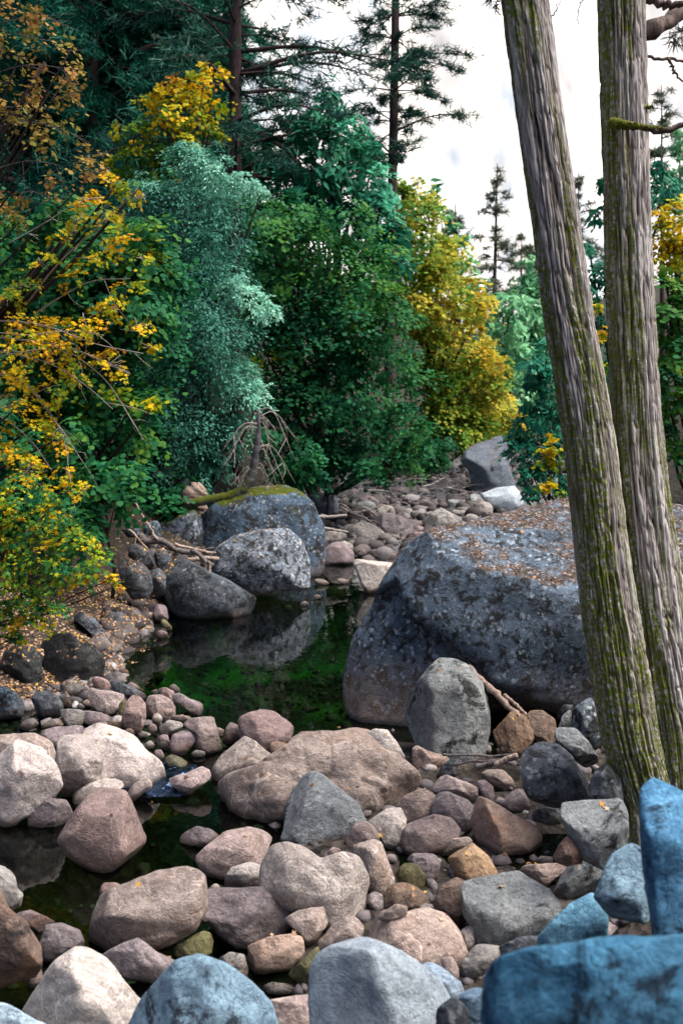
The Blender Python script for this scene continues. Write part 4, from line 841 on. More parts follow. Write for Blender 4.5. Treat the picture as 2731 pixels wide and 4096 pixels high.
    broadleaf('fir_tree', 'dark ragged fir tops showing behind the tall yellow-green maple', 'tree', 40., fg3, 'fargreen', 'spray', .24, 2.2, trunk_r=.12, seed=31, limbs=9, tonejit=.1)
    # ---- tall pines and firs
    conifer('pine_tree', 'near tall pine with a thick dark trunk, left of the sky', 'tree', 538, 547, -900, 24., .2, 420, 290, 40, 41, 'pine', needle=.16, dens=1.35, per=4, blade=.10, twign=17, tuft=13, taper=.7)
    conifer('pine_tree', 'slim tall pine standing against the white sky at the centre top', 'tree', 893, 918, -620, 27., .17, 400, 128, 34, 42, 'pine', needle=.14, dens=1.1, per=4, blade=.09, twign=18, tuft=12, taper=.75)
    conifer('fir_tree', 'small dark fir top against the sky beside the pointed cedar', 'tree', 686, 688, 225, 30., .09, 420, 60, 11, 43, 'pine', needle=.15, dens=.9, per=4, twign=9)
    for i, (xb, Yd, yt, bl_, sd, lab) in enumerate([(60, 34, -1100, 330, 51, 'dark fir behind the thin brown-leaved maple, farthest left'), (210, 31, -1000, 330, 52, 'dark fir rising behind the orange-yellow maple, second from the left'), (330, 36, -1100, 230, 53, 'dark fir behind the yellow maple top'), (425, 33, -900, 240, 54, 'dark fir filling the shade left of the near pine trunk'), (478, 39, -900, 150, 55, 'dark fir partly behind the near pine trunk')]):
        conifer('fir_tree', lab, 'tree', xb, xb + 6, yt, Yd, .26, 700, bl_ * (1 if Yd not in (33, 39) else .62), 54, sd, 'darkfir', needle=.2, dens=1.8, per=7, blade=.10, twign=20, tuft=17, droop=.3, tone=.5)
    for lab, xb, xt, yt, Yd, st, bl_, nw, sd, dn in [('distant bare-topped pine standing clear in the white sky', 1128, 1141, 375, 62., 690, 48, 20, 61, .55), ('distant sparse pine just above the yellow maples', 1040, 1046, 470, 60., 660, 45, 14, 62, .6), ('distant thin pine beside the left leaning trunk', 1192, 1196, 530, 70., 680, 34, 12, 63, .6),
                              ('distant pine between the leaning trunks', 1330, 1328, 395, 65., 600, 40, 14, 64, .7), ('distant pine in the haze right of the right trunk', 1522, 1518, 195, 60., 480, 60, 18, 65, .6), ('distant small pine nearest the left leaning trunk', 1215, 1216, 560, 66., 690, 34, 10, 66, .7), ('distant dark-topped pine at the far right edge', 1562, 1560, 300, 55., 520, 60, 15, 67, .8)]:
        conifer('pine_tree', lab, 'tree', xb, xt, yt, Yd, .2, st, bl_, nw, sd, 'farsnag' if 'dark' not in lab else 'fargreen', needle=.3, dens=dn, per=4, blade=.1, twign=10, tuft=7)
    # ---- understory along the left bank
    us = [('dark green leafy bush on the slope behind the orange-yellow maple', 17., [(60, 700), (340, 760), (380, 1080), (200, 1120), (40, 1000)], 30, 60, .14), ('dark green leafy bush at the left edge behind the low maple shrub', 12.5, [(-330, 760), (0, 880), (170, 980), (200, 1240), (-80, 1330), (-330, 1300)], 46, 58, .16), ('dark leafy shrub under the grey-green oak at the top of the driftwood', 16.8, [(300, 1130), (440, 1090), (470, 1150), (330, 1190)], 9, 40, .14), ('dark leafy shrub behind the bent dead tree', 18.6, [(600, 1000), (720, 1000), (720, 1110), (610, 1110)], 10, 45, .12),
          ('low dark shrub hanging over the far grey outcrop', 22., [(700, 1030), (860, 1040), (860, 1090), (700, 1090)], 9, 40, .12), ('green shrub in the shade right of the yellow-tipped maple shrub', 12.4, [(170, 1060), (290, 1080), (300, 1180), (200, 1220)], 10, 42, .2), ('dark shrub at the foot of the yellow maples', 27., [(880, 1000), (1010, 1010), (1040, 1050), (900, 1060)], 8, 34, .16)]
    for i, (lab, Yd, poly, n, r, tn) in enumerate(us):
        broadleaf('shrub', lab, 'shrub', Yd, region_lobes(poly, n, r, tn, rg, .04, .3), 'maple', 'lobed', .058, 2.6, trunk_r=.03, seed=70 + i, limbs=6, tonejit=.06, trunk_name='stems')

# ---------------------------------------------------------------- the twin-trunked cedar
def bark_cedar():
    t = NT('shaggy_cedar_bark'); tc = t.n('ShaderNodeTexCoord').outputs['Object']; geo = t.n('ShaderNodeNewGeometry')
    at = t.n('ShaderNodeAttribute', attribute_name='furrow').outputs['Fac']
    mos = t.n('ShaderNodeAttribute', attribute_name='mossy').outputs['Fac']
    mp = t.n('ShaderNodeMapping', inp={'Vector': tc, 'Scale': (95, 95, 9.)}).outputs[0]
    n = t.noise(mp, 1., 6, .7, .4)
    mp2 = t.n('ShaderNodeMapping', inp={'Vector': tc, 'Scale': (9, 9, 1.6)}).outputs[0]
    n2 = t.noise(mp2, 1., 4, .6, .3)
    f = t.math('ADD', t.math('MULTIPLY', at, .75), t.math('MULTIPLY', n, .5))
    col = t.ramp(f, [(.40, (.014, .011, .010)), (.52, (.095, .078, .07)), (.64, (.23, .195, .178)), (.80, (.37, .335, .32)), (.95, (.54, .51, .50))])
    col = t.mix(t.math('MULTIPLY', t.ramp(n2, [(.42, 0.), (.62, 1.)]), .5), col, (.11, .075, .055), 'MULTIPLY') if False else col
    fine = t.noise(tc, 42., 6, .78)
    mf = t.math('MULTIPLY', t.ramp(mos, [(.40, 0.), (.62, 1.)]), t.ramp(fine, [(.44, .0), (.54, 1.)]))
    mcol = t.mix(t.noise(tc, 26., 4, .7), (.055, .08, .006), (.27, .33, .022))
    col = t.mix(mf, col, mcol)
    h = t.math('ADD', f, t.math('MULTIPLY', mf, .2))
    return t.done(t.bsdf(col, .92, t.bump(h, 1., .02), .12))
def bark_trunk(px_axis, Y0, rpx, seed, twist=.15):
    rg = np.random.default_rng(seed)
    ys = np.array([p[0] for p in px_axis], float); xs = np.array([p[1] for p in px_axis], float); rs = np.array([p[2] for p in px_axis], float)
    rows, seg = 900, 190
    yy = np.linspace(ys[0], ys[-1], rows); 
    pts = spline(np.stack([xs, ys, rs], -1), rows)
    yd = np.array([p[3] if len(p) > 3 else 0 for p in px_axis], float); yo = np.interp(pts[:, 1], ys, yd)
    C = dpt(pts[:, 0], pts[:, 1], Y0 + yo); Rr = pts[:, 2] / 2287 * (Y0 + yo)
    th = np.linspace(0, 2 * math.pi, seg, endpoint=False)
    Z = C[:, 2][:, None] * np.ones((1, seg)); TH = th[None] + twist * Z
    cx, cy = np.cos(TH), np.sin(TH)
    wv = .35 * vnoise(np.stack([cx * 1.5, cy * 1.5 + seed, Z * 1.6], -1))          # fibres wander
    cx2, cy2 = np.cos(TH + wv * .14), np.sin(TH + wv * .14)
    def crack(k, zf, w, off):
        v = np.abs(vnoise(np.stack([cx2 * k + seed + off, cy2 * k, Z * zf + off], -1))); return np.clip(v / w, 0, 1)
    c1 = crack(4.6, 1.1, .22, 0); c2 = crack(9., 3.4, .26, 7); c3 = crack(21., 8.0, .34, 13)
    fib = fbm(np.stack([cx2 * 19 + seed, cy2 * 19, Z * 7.], -1), 3)
    plate = vnoise(np.stack([cx2 * 5 + seed, cy2 * 5, Z * 1.2 + 50], -1))
    lob = vnoise(np.stack([cx * 1.3 + seed, cy * 1.3, Z * .3], -1))
    fur = np.clip(.22 * c1 + .30 * c2 + .26 * c3 + .18 * fib + .14 * plate + .12, 0, 1)
    d = .10 * lob + .09 * (c1 - .7) + .07 * (c2 - .7) + .04 * (c3 - .7) + .025 * fib + .03 * plate
    mossy = .5 + .34 * vnoise(np.stack([cx * 2.2 + seed, cy * 2.2, Z * .9], -1)) + .16 * vnoise(np.stack([cx * 5, cy * 5 + seed, Z * 3], -1)) - .16 * cx + (.10 * (1 - c1)) + np.clip((1.4 - Z) * .12, 0, .16)
    r = Rr[:, None] * (1 + d)
    V = C[:, None] + r[..., None] * np.stack([cx * np.ones_like(Z), cy, 0 * Z], -1)
    i = np.arange(rows - 1)[:, None] * seg; j = np.arange(seg)[None]; jn = (j + 1) % seg
    F = np.stack([i + j, i + seg + j, i + seg + jn, i + jn], -1).reshape(-1, 4)
    return V.reshape(-1, 3), F, fur.ravel(), mossy.ravel()
def build_cedar():
    M['cedarbark'] = bark_cedar(); M['moss'] = bark_mat('branch_moss', (.22, .25, .03), (.07, .08, .015), 4)
    M['limb'] = bark_mat('cedar_limb', (.15, .11, .10), (.05, .035, .03), 2)
    base = dpt(1500, 1900, 6.05); base[2] = float(ground(base[0], base[1]))
    root = thing('cedar_tree', base, 'twin-trunked cedar with shaggy grey-brown bark and yellow-green moss, leaning at the right', 'tree')
    L = [(-260, 1168, 48), (0, 1203, 50), (250, 1237, 51), (500, 1273, 52), (700, 1300, 55), (1000, 1349, 58), (1300, 1385, 61), (1500, 1415, 66), (1700, 1450, 66), (1850, 1490, 66), (1960, 1510, 84)]
    Rt = [(-260, 1424, 46, .25), (0, 1428, 48, .25), (250, 1433, 50, .25), (500, 1439, 50, .25), (700, 1446, 53, .25), (1000, 1464, 57, .22), (1300, 1496, 62, .18), (1500, 1524, 64, .14), (1700, 1556, 70, .1), (1850, 1570, 78, .05), (1960, 1575, 90, 0)]
    for ax, sd in ((L, 3), (Rt, 8)):
        V, F, fur, mossy = bark_trunk(ax, 6.0, None, sd)
        o = part('trunk', V, F, M['cedarbark'], root)
        a = o.data.attributes.new('furrow', 'FLOAT', 'POINT'); a.data.foreach_set('value', fur.astype(np.float32))
        a = o.data.attributes.new('mossy', 'FLOAT', 'POINT'); a.data.foreach_set('value', mossy.astype(np.float32))
    def limb(nm, pts, r0, r1, mat):
        P = spline([dpt(x, y, 6.25 + dy) for x, y, dy in pts], 22); P[1:] += .006 * RNG.normal(size=(21, 3))
        V, F = tube(P, np.linspace(r0, r1, 22) * (1 + .12 * RNG.normal(size=22)), 10, .05); return part(nm, V, F, M[mat], root)
    limb('branch', [(1440, 95, 0), (1490, 72, 0), (1530, 50, .1), (1570, 20, .2), (1620, -20, .3)], .06, .035, 'limb')
    limb('branch', [(1440, -30, 0), (1500, 2, -.05), (1550, 12, -.1), (1620, 0, -.1)], .03, .015, 'limb')
    limb('branch', [(1460, 132, 0), (1510, 134, -.02), (1560, 137, 0), (1600, 138, 0)], .010, .007, 'limb')
    limb('branch', [(1535, 134, -.02), (1541, 155, -.02), (1556, 178, -.02), (1580, 190, -.02)], .009, .004, 'limb')
    limb('branch', [(1450, 238, -.1), (1478, 244, -.1), (1492, 248, -.1)], .014, .006, 'moss')
    b = limb('branch', [(1410, 284, -.13), (1440, 289, -.26), (1490, 296, -.3), (1535, 298, -.3), (1600, 280, -.3)], .025, .014, 'limb')
    P = spline([dpt(x, y, 6.25 + dy) for x, y, dy in [(1407, 283, -.2), (1425, 285, -.26), (1440, 287, -.28), (1480, 292, -.31), (1525, 296, -.31)]], 30)
    mb = MB(); u = unit(900, RNG); idx = (RNG.random(900) ** 1.6 * 29).astype(int)
    pp = P[idx] + u * np.interp(idx, [0, 29], [.034, .012])[:, None]
    mb.add(*leaves(pp, u, unit(900, RNG), .010, 'lobed'))
    V, F = mb.get(); part('moss', V, F, M['moss'], root, smooth=False)
    limb('twig', [(1255, 60, -.25), (1262, 45, -.25), (1275, 25, -.25), (1290, -10, -.25)], .006, .003, 'drift_dark')
    limb('twig', [(1345, -20, 0), (1330, 15, 0), (1325, 50, 0), (1318, 72, 0)], .005, .002, 'drift_dark')
    lob = [(1545, 85, 18, .4, .5), (1570, 100, 20, .4, .5), (1560, 70, 14, .4, .5), (1140, 12, 14, .4, 0), (1120, 0, 12, .4, 0)]
    mb, _ = crown_arrays(lob, .05, 'needle', 3., np.random.default_rng(4), 6.0, False)
    V, F = mb.get(); part('foliage', V, F, M['pine'], root, smooth=False, attr=mb.attr())
def ground_mat():
    t = NT('wet_gravel_earth'); geo = t.n('ShaderNodeNewGeometry'); P = geo.outputs['Position']
    n = t.noise(P, 1.4, 8, .65); vo = t.n('ShaderNodeTexVoronoi', feature='F1', inp={'Vector': P, 'Scale': 16., 'Randomness': 1.})
    st = t.n('ShaderNodeSeparateXYZ', inp={0: vo.outputs['Color']}).outputs[0]
    col = t.ramp(st, [(0., (.008, .0065, .006)), (.5, (.024, .019, .016)), (1., (.06, .047, .04))])
    col = t.mix(t.ramp(n, [(.4, 0.), (.65, 1.)]), col, (.022, .018, .015))
    z = t.n('ShaderNodeSeparateXYZ', inp={0: P}).outputs[2]; y = t.n('ShaderNodeSeparateXYZ', inp={0: P}).outputs[1]
    # algae on the pool bed
    al = t.ramp(t.noise(P, .7, 6, .6, .5), [(.47, 0.), (.62, 1.)])
    uw = t.ramp(t.math('MULTIPLY', z, -1.), [(.22, 0.), (.55, 1.)])
    gcol = t.mix(t.noise(P, 9., 4, .7), (.014, .11, .014), (.07, .30, .045))
    col = t.mix(t.math('MULTIPLY', t.math('MULTIPLY', al, uw), t.ramp(t.math('MULTIPLY', y, .1), [(.9, 0.), (1.08, 1.)])), col, gcol)
    col = t.mix(t.math('MULTIPLY', uw, t.ramp(t.math('MULTIPLY', y, .1), [(.9, .6), (1.05, 0.)])), col, (.045, .028, .010))
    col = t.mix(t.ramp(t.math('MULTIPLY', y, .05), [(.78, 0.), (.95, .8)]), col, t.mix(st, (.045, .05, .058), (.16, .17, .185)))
    yb = t.ramp(z, [(.5, 0.), (.72, 1.)]); col = t.mix(yb, col, t.mix(n, (.008, .007, .005), (.03, .022, .014)))
    return t.done(t.bsdf(col, .85, t.bump(vo.outputs['Distance'], .8, .04, t.bump(n, .6, .1)), .3))
def water_mat():
    t = NT('clear_dark_water'); P = t.n('ShaderNodeNewGeometry').outputs['Position']
    y = t.n('ShaderNodeSeparateXYZ', inp={0: P}).outputs[1]
    mp = t.n('ShaderNodeMapping', inp={'Vector': P, 'Scale': (1., .6, 1.)}).outputs[0]
    nr = t.bump(t.noise(mp, 5., 3, .5, .3), .05, .05)
    fr = t.n('ShaderNodeFresnel', inp={'IOR': 1.33, 'Normal': nr}).outputs[0]
    g = t.n('ShaderNodeBsdfGlossy', inp={'Color': (.95, .97, 1., 1), 'Roughness': .03, 'Normal': nr}).outputs[0]
    tr = t.n('ShaderNodeBsdfTransparent', inp={'Color': (.22, .32, .20, 1)}).outputs[0]
    return t.done(t.n('ShaderNodeMixShader', inp={0: fr, 1: tr, 2: g}).outputs[0])
def riffle_mat():
    t = NT('broken_riffle_water'); P = t.n('ShaderNodeNewGeometry').outputs['Position']
    nr = t.bump(t.noise(P, 18., 4, .6, .8), .35, .05)
    fr = t.n('ShaderNodeFresnel', inp={'IOR': 1.33, 'Normal': nr}).outputs[0]
    g = t.n('ShaderNodeBsdfGlossy', inp={'Color': (.4, .6, 1., 1), 'Roughness': .08, 'Normal': nr}).outputs[0]
    tr = t.n('ShaderNodeBsdfTransparent', inp={'Color': (.5, .62, .6, 1)}).outputs[0]
    return t.done(t.n('ShaderNodeMixShader', inp={0: t.math('ADD', fr, .12, True), 1: tr, 2: g}).outputs[0])

def grid(xs, ys, zf):
    X, Y = np.meshgrid(xs, ys); Z = zf(X, Y); V = np.stack([X, Y, Z], -1).reshape(-1, 3)
    nx, ny = len(xs), len(ys); i = np.arange(ny - 1)[:, None] * nx; j = np.arange(nx - 1)[None]
    return V, np.stack([i + j, i + j + 1, i + nx + j + 1, i + nx + j], -1).reshape(-1, 4)

def build_setting():
    xs = np.concatenate([np.linspace(-260, -14, 60), np.linspace(-13.9, 13.9, 330), np.linspace(14, 260, 60)])
    ys = np.concatenate([np.linspace(-30, .9, 12), np.linspace(1, 36, 420), np.linspace(36.2, 130, 130), np.linspace(133, 900, 60)])
    def zf(X, Y):
        z = ground(X, Y); amp = np.clip((Y - 3) / 3, .2, 1)
        return z + .028 * amp * fbm(np.stack([X * 3, Y * 3, 0 * X], -1), 3) + .35 * sstep(14, 60, np.abs(X)) * fbm(np.stack([X * .12, Y * .12, 0 * X], -1), 3) * 4
    V, F = grid(xs, ys, zf); o = mk('ground', V, F, ground_mat()); tag(o, 'dark stony streambed and shaded earth bank under the boulders', 'ground', kind='structure')
    V, F = grid(np.linspace(-7.5, 2.2, 30), np.linspace(4.2, 19.5, 50), lambda X, Y: 0 * X)
    o = mk('water', V, F, water_mat()); tag(o, 'clear dark green pool and narrow channels between the boulders', 'water', kind='structure')
    V, F = grid(np.linspace(-.26, .26, 40), np.linspace(-.34, .34, 50), lambda X, Y: .006 + .016 * fbm(np.stack([X * 14, Y * 14, 0 * X], -1), 3))
    c, _ = hit(635, 3130); V = V + np.array([c[0], c[1], 0.02]); o = mk('riffle', V, F, riffle_mat()); tag(o, 'broken bluish riffle running between the pale boulders', 'water', kind='structure')
    # wooded hillside behind the left bank
    def hz(X, Y):
        return np.interp(X, [-160, -60, -26, -14, -11, -8.5, -6, 1, 6, 11, 30, 60, 120, 260], [120, 90, 60, 40, 31, 19, 15.5, 14, 11.5, 8.0, 8.5, 12, 20, 40]) * sstep(48, 92, Y) + 1.5 * fbm(np.stack([X * .16, Y * .16, 0 * X], -1), 4) * sstep(50, 80, Y) - 1.0
    t = NT('wooded_hillside'); P = t.n('ShaderNodeNewGeometry').outputs['Position']; n = t.noise(P, .35, 9, .75)
    col = t.ramp(n, [(.38, (.006, .022, .016)), (.52, (.02, .055, .035)), (.62, (.05, .075, .05)), (.72, (.16, .16, .165))])
    V, F = grid(np.linspace(-160, 260, 260), np.linspace(46, 100, 60), hz); o = mk('hill', V, F, t.done(t.bsdf(col, .9, t.bump(n, 1., 1.5), .2))); tag(o, 'dark wooded hillside behind the trees', 'hill', kind='structure')
    # sunlit granite face far up the valley
    def cl(U, W):
        top = np.interp(U, [-300, -200, 60, 130, 230, 330, 420, 700, 1100], [380, 440, 470, 480, 460, 560, 600, 560, 420])
        return top
    us = np.linspace(-300, 1100, 260); ws = np.linspace(0, 1, 150); U, W = np.meshgrid(us, ws)
    top = cl(U, W) + 14 * fbm(np.stack([U * .02, 0 * U, 0 * U], -1), 4)
    Y = 760 + 260 * W ** 1.5 + 14 * fbm(np.stack([U * .011 + W * 1.5, W * 1.3, 0 * U], -1), 5) + 3 * fbm(np.stack([U * .05, W * 4, 0 * U + 4], -1), 4)
    V = np.stack([U, Y, W * top - 4], -1).reshape(-1, 3); _, F = grid(us, ws, lambda a, b: 0 * a)
    t = NT('sunlit_granite_face'); P = t.n('ShaderNodeNewGeometry').outputs['Position']
    mp = t.n('ShaderNodeMapping', inp={'Vector': P, 'Rotation': (0, .5, 0), 'Scale': (.012, .012, .004)}).outputs[0]; n = t.noise(mp, 1., 8, .65, .5)
    o = mk('mountain', V, F, t.done(t.bsdf(t.ramp(n, [(.36, (.62, .69, .77)), (.44, (.76, .79, .82)), (.50, (.90, .86, .80)), (.7, (.94, .89, .82))]), .9, None, .1))); tag(o, 'pale sunlit granite mountain face up the valley', 'mountain', kind='structure')  # warm valley glow and pale blue shaded patches painted into the rock colour

def stones_mesh(P, S, sub, rg):
    V0, F0, E0 = ico(sub); n = len(P); k = len(V0)
    sc = rg.uniform(.6, 1.25, (n, 3)); sc[:, 2] *= .72
    ang = rg.uniform(0, 2 * math.pi, n); c, s = np.cos(ang), np.sin(ang)
    D = V0[None] * sc[:, None] * (1 + .16 * vnoise(V0[None] * 1.6 + rg.uniform(0, 90, (n, 1, 3)))[..., None])
    for _ in range(4):
        nn = rg.normal(size=(n, 3)); nn /= np.linalg.norm(nn, axis=1)[:, None]; q = np.einsum('nkc,nc->nk', D, nn); d = q.max(1, keepdims=True) * rg.uniform(.6, .9, (n, 1))
        D = D - np.maximum(q - d, 0)[..., None] * nn[:, None]
    X = D[..., 0] * c[:, None] - D[..., 1] * s[:, None]; Yy = D[..., 0] * s[:, None] + D[..., 1] * c[:, None]
    V = np.stack([X, Yy, D[..., 2]], -1) * S[:, None, None] + P[:, None]
    F = (F0[None] + (np.arange(n) * k)[:, None, None]).reshape(-1, 3)
    return V.reshape(-1, 3), F, np.repeat(rg.random(n), len(F0))
def stone_stuff_mat(nm='mixed_pebbles', k=1.):
    t = NT(nm); P = t.n('ShaderNodeNewGeometry').outputs['Position']; at = t.n('ShaderNodeAttribute', attribute_name='tone').outputs['Fac']
    col = t.ramp(at, [(0., (.03, .028, .03)), (.3, (.09, .075, .075)), (.55, (.17, .135, .13)), (.8, (.26, .205, .18)), (.95, (.38, .34, .31)), (1., (.48, .44, .41))])
    col = t.mix(1., col, (k, k * 1.07, k * 1.2), 'MULTIPLY')
    n = t.noise(P, 30., 6, .7); col = t.mix(t.ramp(n, [(.38, .65), (.6, 0.)]), col, (.05, .042, .04))
    return t.done(t.bsdf(col, .8, t.bump(n, .5, .02), .3))
def build_stuff():
    rg = np.random.default_rng(77); m = stone_stuff_mat()
    mfar = stone_stuff_mat('dim_river_cobbles', .58)
    def scat(n, fx, y0, y1, smin, smax, sub, name, lab, cat, power=1.6, lift=.25, zcut=-9):
        y = y0 + (y1 - y0) * rg.random(n); x0, x1 = fx(y); x = x0 + (x1 - x0) * rg.random(n)
        z = ground(x, y); s = smin + (smax - smin) * rg.random(n) ** power; k = z > zcut
        V, F, a = stones_mesh(np.stack([x, y, z + s * lift], -1)[k], s[k], sub, rg)
        o = mk(name, V, F, mfar if y0 >= 9 else m, attr=a); tag(o, lab, cat, kind='stuff')
    half = lambda y: (-np.minimum(.42 * y, 3.9), np.minimum(.40 * y, 3.2))
    scat(1300, half, 3.6, 9.0, .012, .07, 1, 'pebbles', 'loose pebbles filling the gaps between the near boulders', 'pebbles', 2.)
    scat(90, lambda y: (-.3 - 0 * y, np.minimum(.40 * y, 2.6)), 3.9, 8.3, .035, .10, 2, 'cobbles', 'small cobbles wedged between the near boulders', 'cobbles', 1.6, lift=.1)
    scat(620, lambda y: (np.interp(y, [8.3, 9.3, 10, 11], [-3.6, -3.1, -2.7, -2.5]), np.interp(y, [8.4, 9.6, 11], [-.2, -1.7, -2.25])), 8.3, 11, .03, .10, 2, 'cobbles', 'small cobbles of the pebbly point beside the leaf litter', 'cobbles', 1.6, zcut=-.25)
    scat(2600, lambda y: (np.interp(y, [9, 14, 17, 30], [-2.6, -2.4, -.9, .4]), np.interp(y, [9, 14, 17, 30], [.5, 1., 2.8, 6.])), 9, 31, .02, .09, 1, 'streambed_gravel', 'gravel on the pool bed and the far riverbed', 'gravel', 1.8)
    scat(800, lambda y: (np.interp(y, [15, 17, 20, 33], [-.9, -.8, -.8, 1.4]), np.interp(y, [15, 17, 20, 33], [1.6, 2.6, 3.4, 6.4])), 15.5, 33, .06, .24, 2, 'riverbed_cobbles', 'jumbled grey cobbles covering the far riverbed', 'cobbles', 1.5)
    mfar = stone_stuff_mat('dark_bank_cobbles', .38)
    scat(420, lambda y: (np.interp(y, [11, 15], [-2.8, -3.2]), np.interp(y, [11, 12.6, 15], [-2.3, -2.2, -1.7])), 11, 15.5, .04, .16, 2, 'bank_cobbles', 'dark cobbles on the left bank under the driftwood', 'cobbles', 1.5)
    scat(240, lambda y: (np.full_like(y, 4.4), np.full_like(y, 7.4)), 31, 40, .08, .3, 2, 'slope_gravel', 'grey gravel slope right of the tall far boulder', 'gravel', 1.8)

def build_litter():
    rg = np.random.default_rng(99); dg = bpy.context.evaluated_depsgraph_get()
    P = []; N = []
    def drop(n, fx, y0, y1, keep=lambda nz: nz > .5):
        for _ in range(n):
            y = rg.uniform(y0, y1); a, b = fx(y); x = rg.uniform(a, b)
            ok, loc, nor, *_r = SC.ray_cast(dg, Vector((x, y, 6.)), Vector((0, 0, -1)))
            if ok and nor.z > .45 and loc.z < 4 and (loc.z > .03 or RNG.random() < .06): P.append(list(loc)); N.append(list(nor))
    drop(7500, lambda y: (np.interp(y, [9, 10, 14], [-3.9, -4.2, -4.6]), np.interp(y, [9, 9.6, 10.4, 11.4, 12.6, 14], [-2.9, -2.5, -2.35, -2.2, -2.3, -2.2])), 9.2, 13.6)
    drop(1600, lambda y: (-3.6, -.9), 13.6, 18.)
    drop(420, lambda y: (-.42 * y, .3 * y), 4.6, 9.3)
    drop(260, lambda y: (-.6, 3.6), 19, 30)
    drop(60, lambda y: (1.2, 3.6), 9.3, 12.4)
    P = np.array(P); N = np.array(N) + .35 * rg.normal(size=(len(P), 3)); P[:, 2] += .008
    V, F = leaves(P, N, unit(len(P), rg), rg.uniform(.014, .032, len(P)), 'maple', .25)
    t = NT('fallen_leaves'); at = t.n('ShaderNodeAttribute', attribute_name='tone').outputs['Fac']
    col = t.ramp(at, [(0., (.05, .026, .015)), (.3, (.15, .08, .045)), (.55, (.27, .16, .10)), (.8, (.38, .27, .19)), (.93, (.44, .22, .05)), (1., (.50, .36, .05))])
    o = mk('leaf_litter', V, F, t.done(t.bsdf(col, .8, None, .2)), smooth=False, attr=rg.random(len(P))); tag(o, 'brown and orange fallen leaves strewn over the left bank and stones', 'fallen leaves', kind='stuff')

def stick(label, pts, r0, r1, mat='drift', group=None, name='driftwood_stick', cat='stick', branches=0, seed=0, wob=.06):
    rg = np.random.default_rng(900 + seed); P = spline(pts, 22); L = np.linalg.norm(P[-1] - P[0]); P[1:-1] += .006 * L * rg.normal(size=(20, 3))
    V, F = tube(P, np.linspace(r0, r1, 22) * (1 + .08 * rg.normal(size=22)), 9, wob); mb = MB(); mb.add(V, F)
    for _ in range(branches):
        i = rg.integers(8, 20); d = P[i] - P[i - 3]; d /= np.linalg.norm(d) + 1e-9; q = P[i] + (d * .6 + .6 * rg.normal(size=3)) * L * rg.uniform(.12, .3)
        mb.add(*tube(spline([P[i], (P[i] + q) / 2 + .02 * L * rg.normal(size=3), q], 8), np.linspace(r0 * .4, r1 * .4, 8), 5))
    V, F = mb.get(); o = mk(name, V, F, M[mat]); place(o, P[0]); return tag(o, label, cat, group)
def cs(crop, pts, Y):                      # crop coordinates -> points at world distances
    p = parse(crop, pts); Y = np.linspace(Y[0], Y[1], len(p)) if len(Y) == 2 else np.array(Y); return at_depth(p[:, 0], p[:, 1], Y)
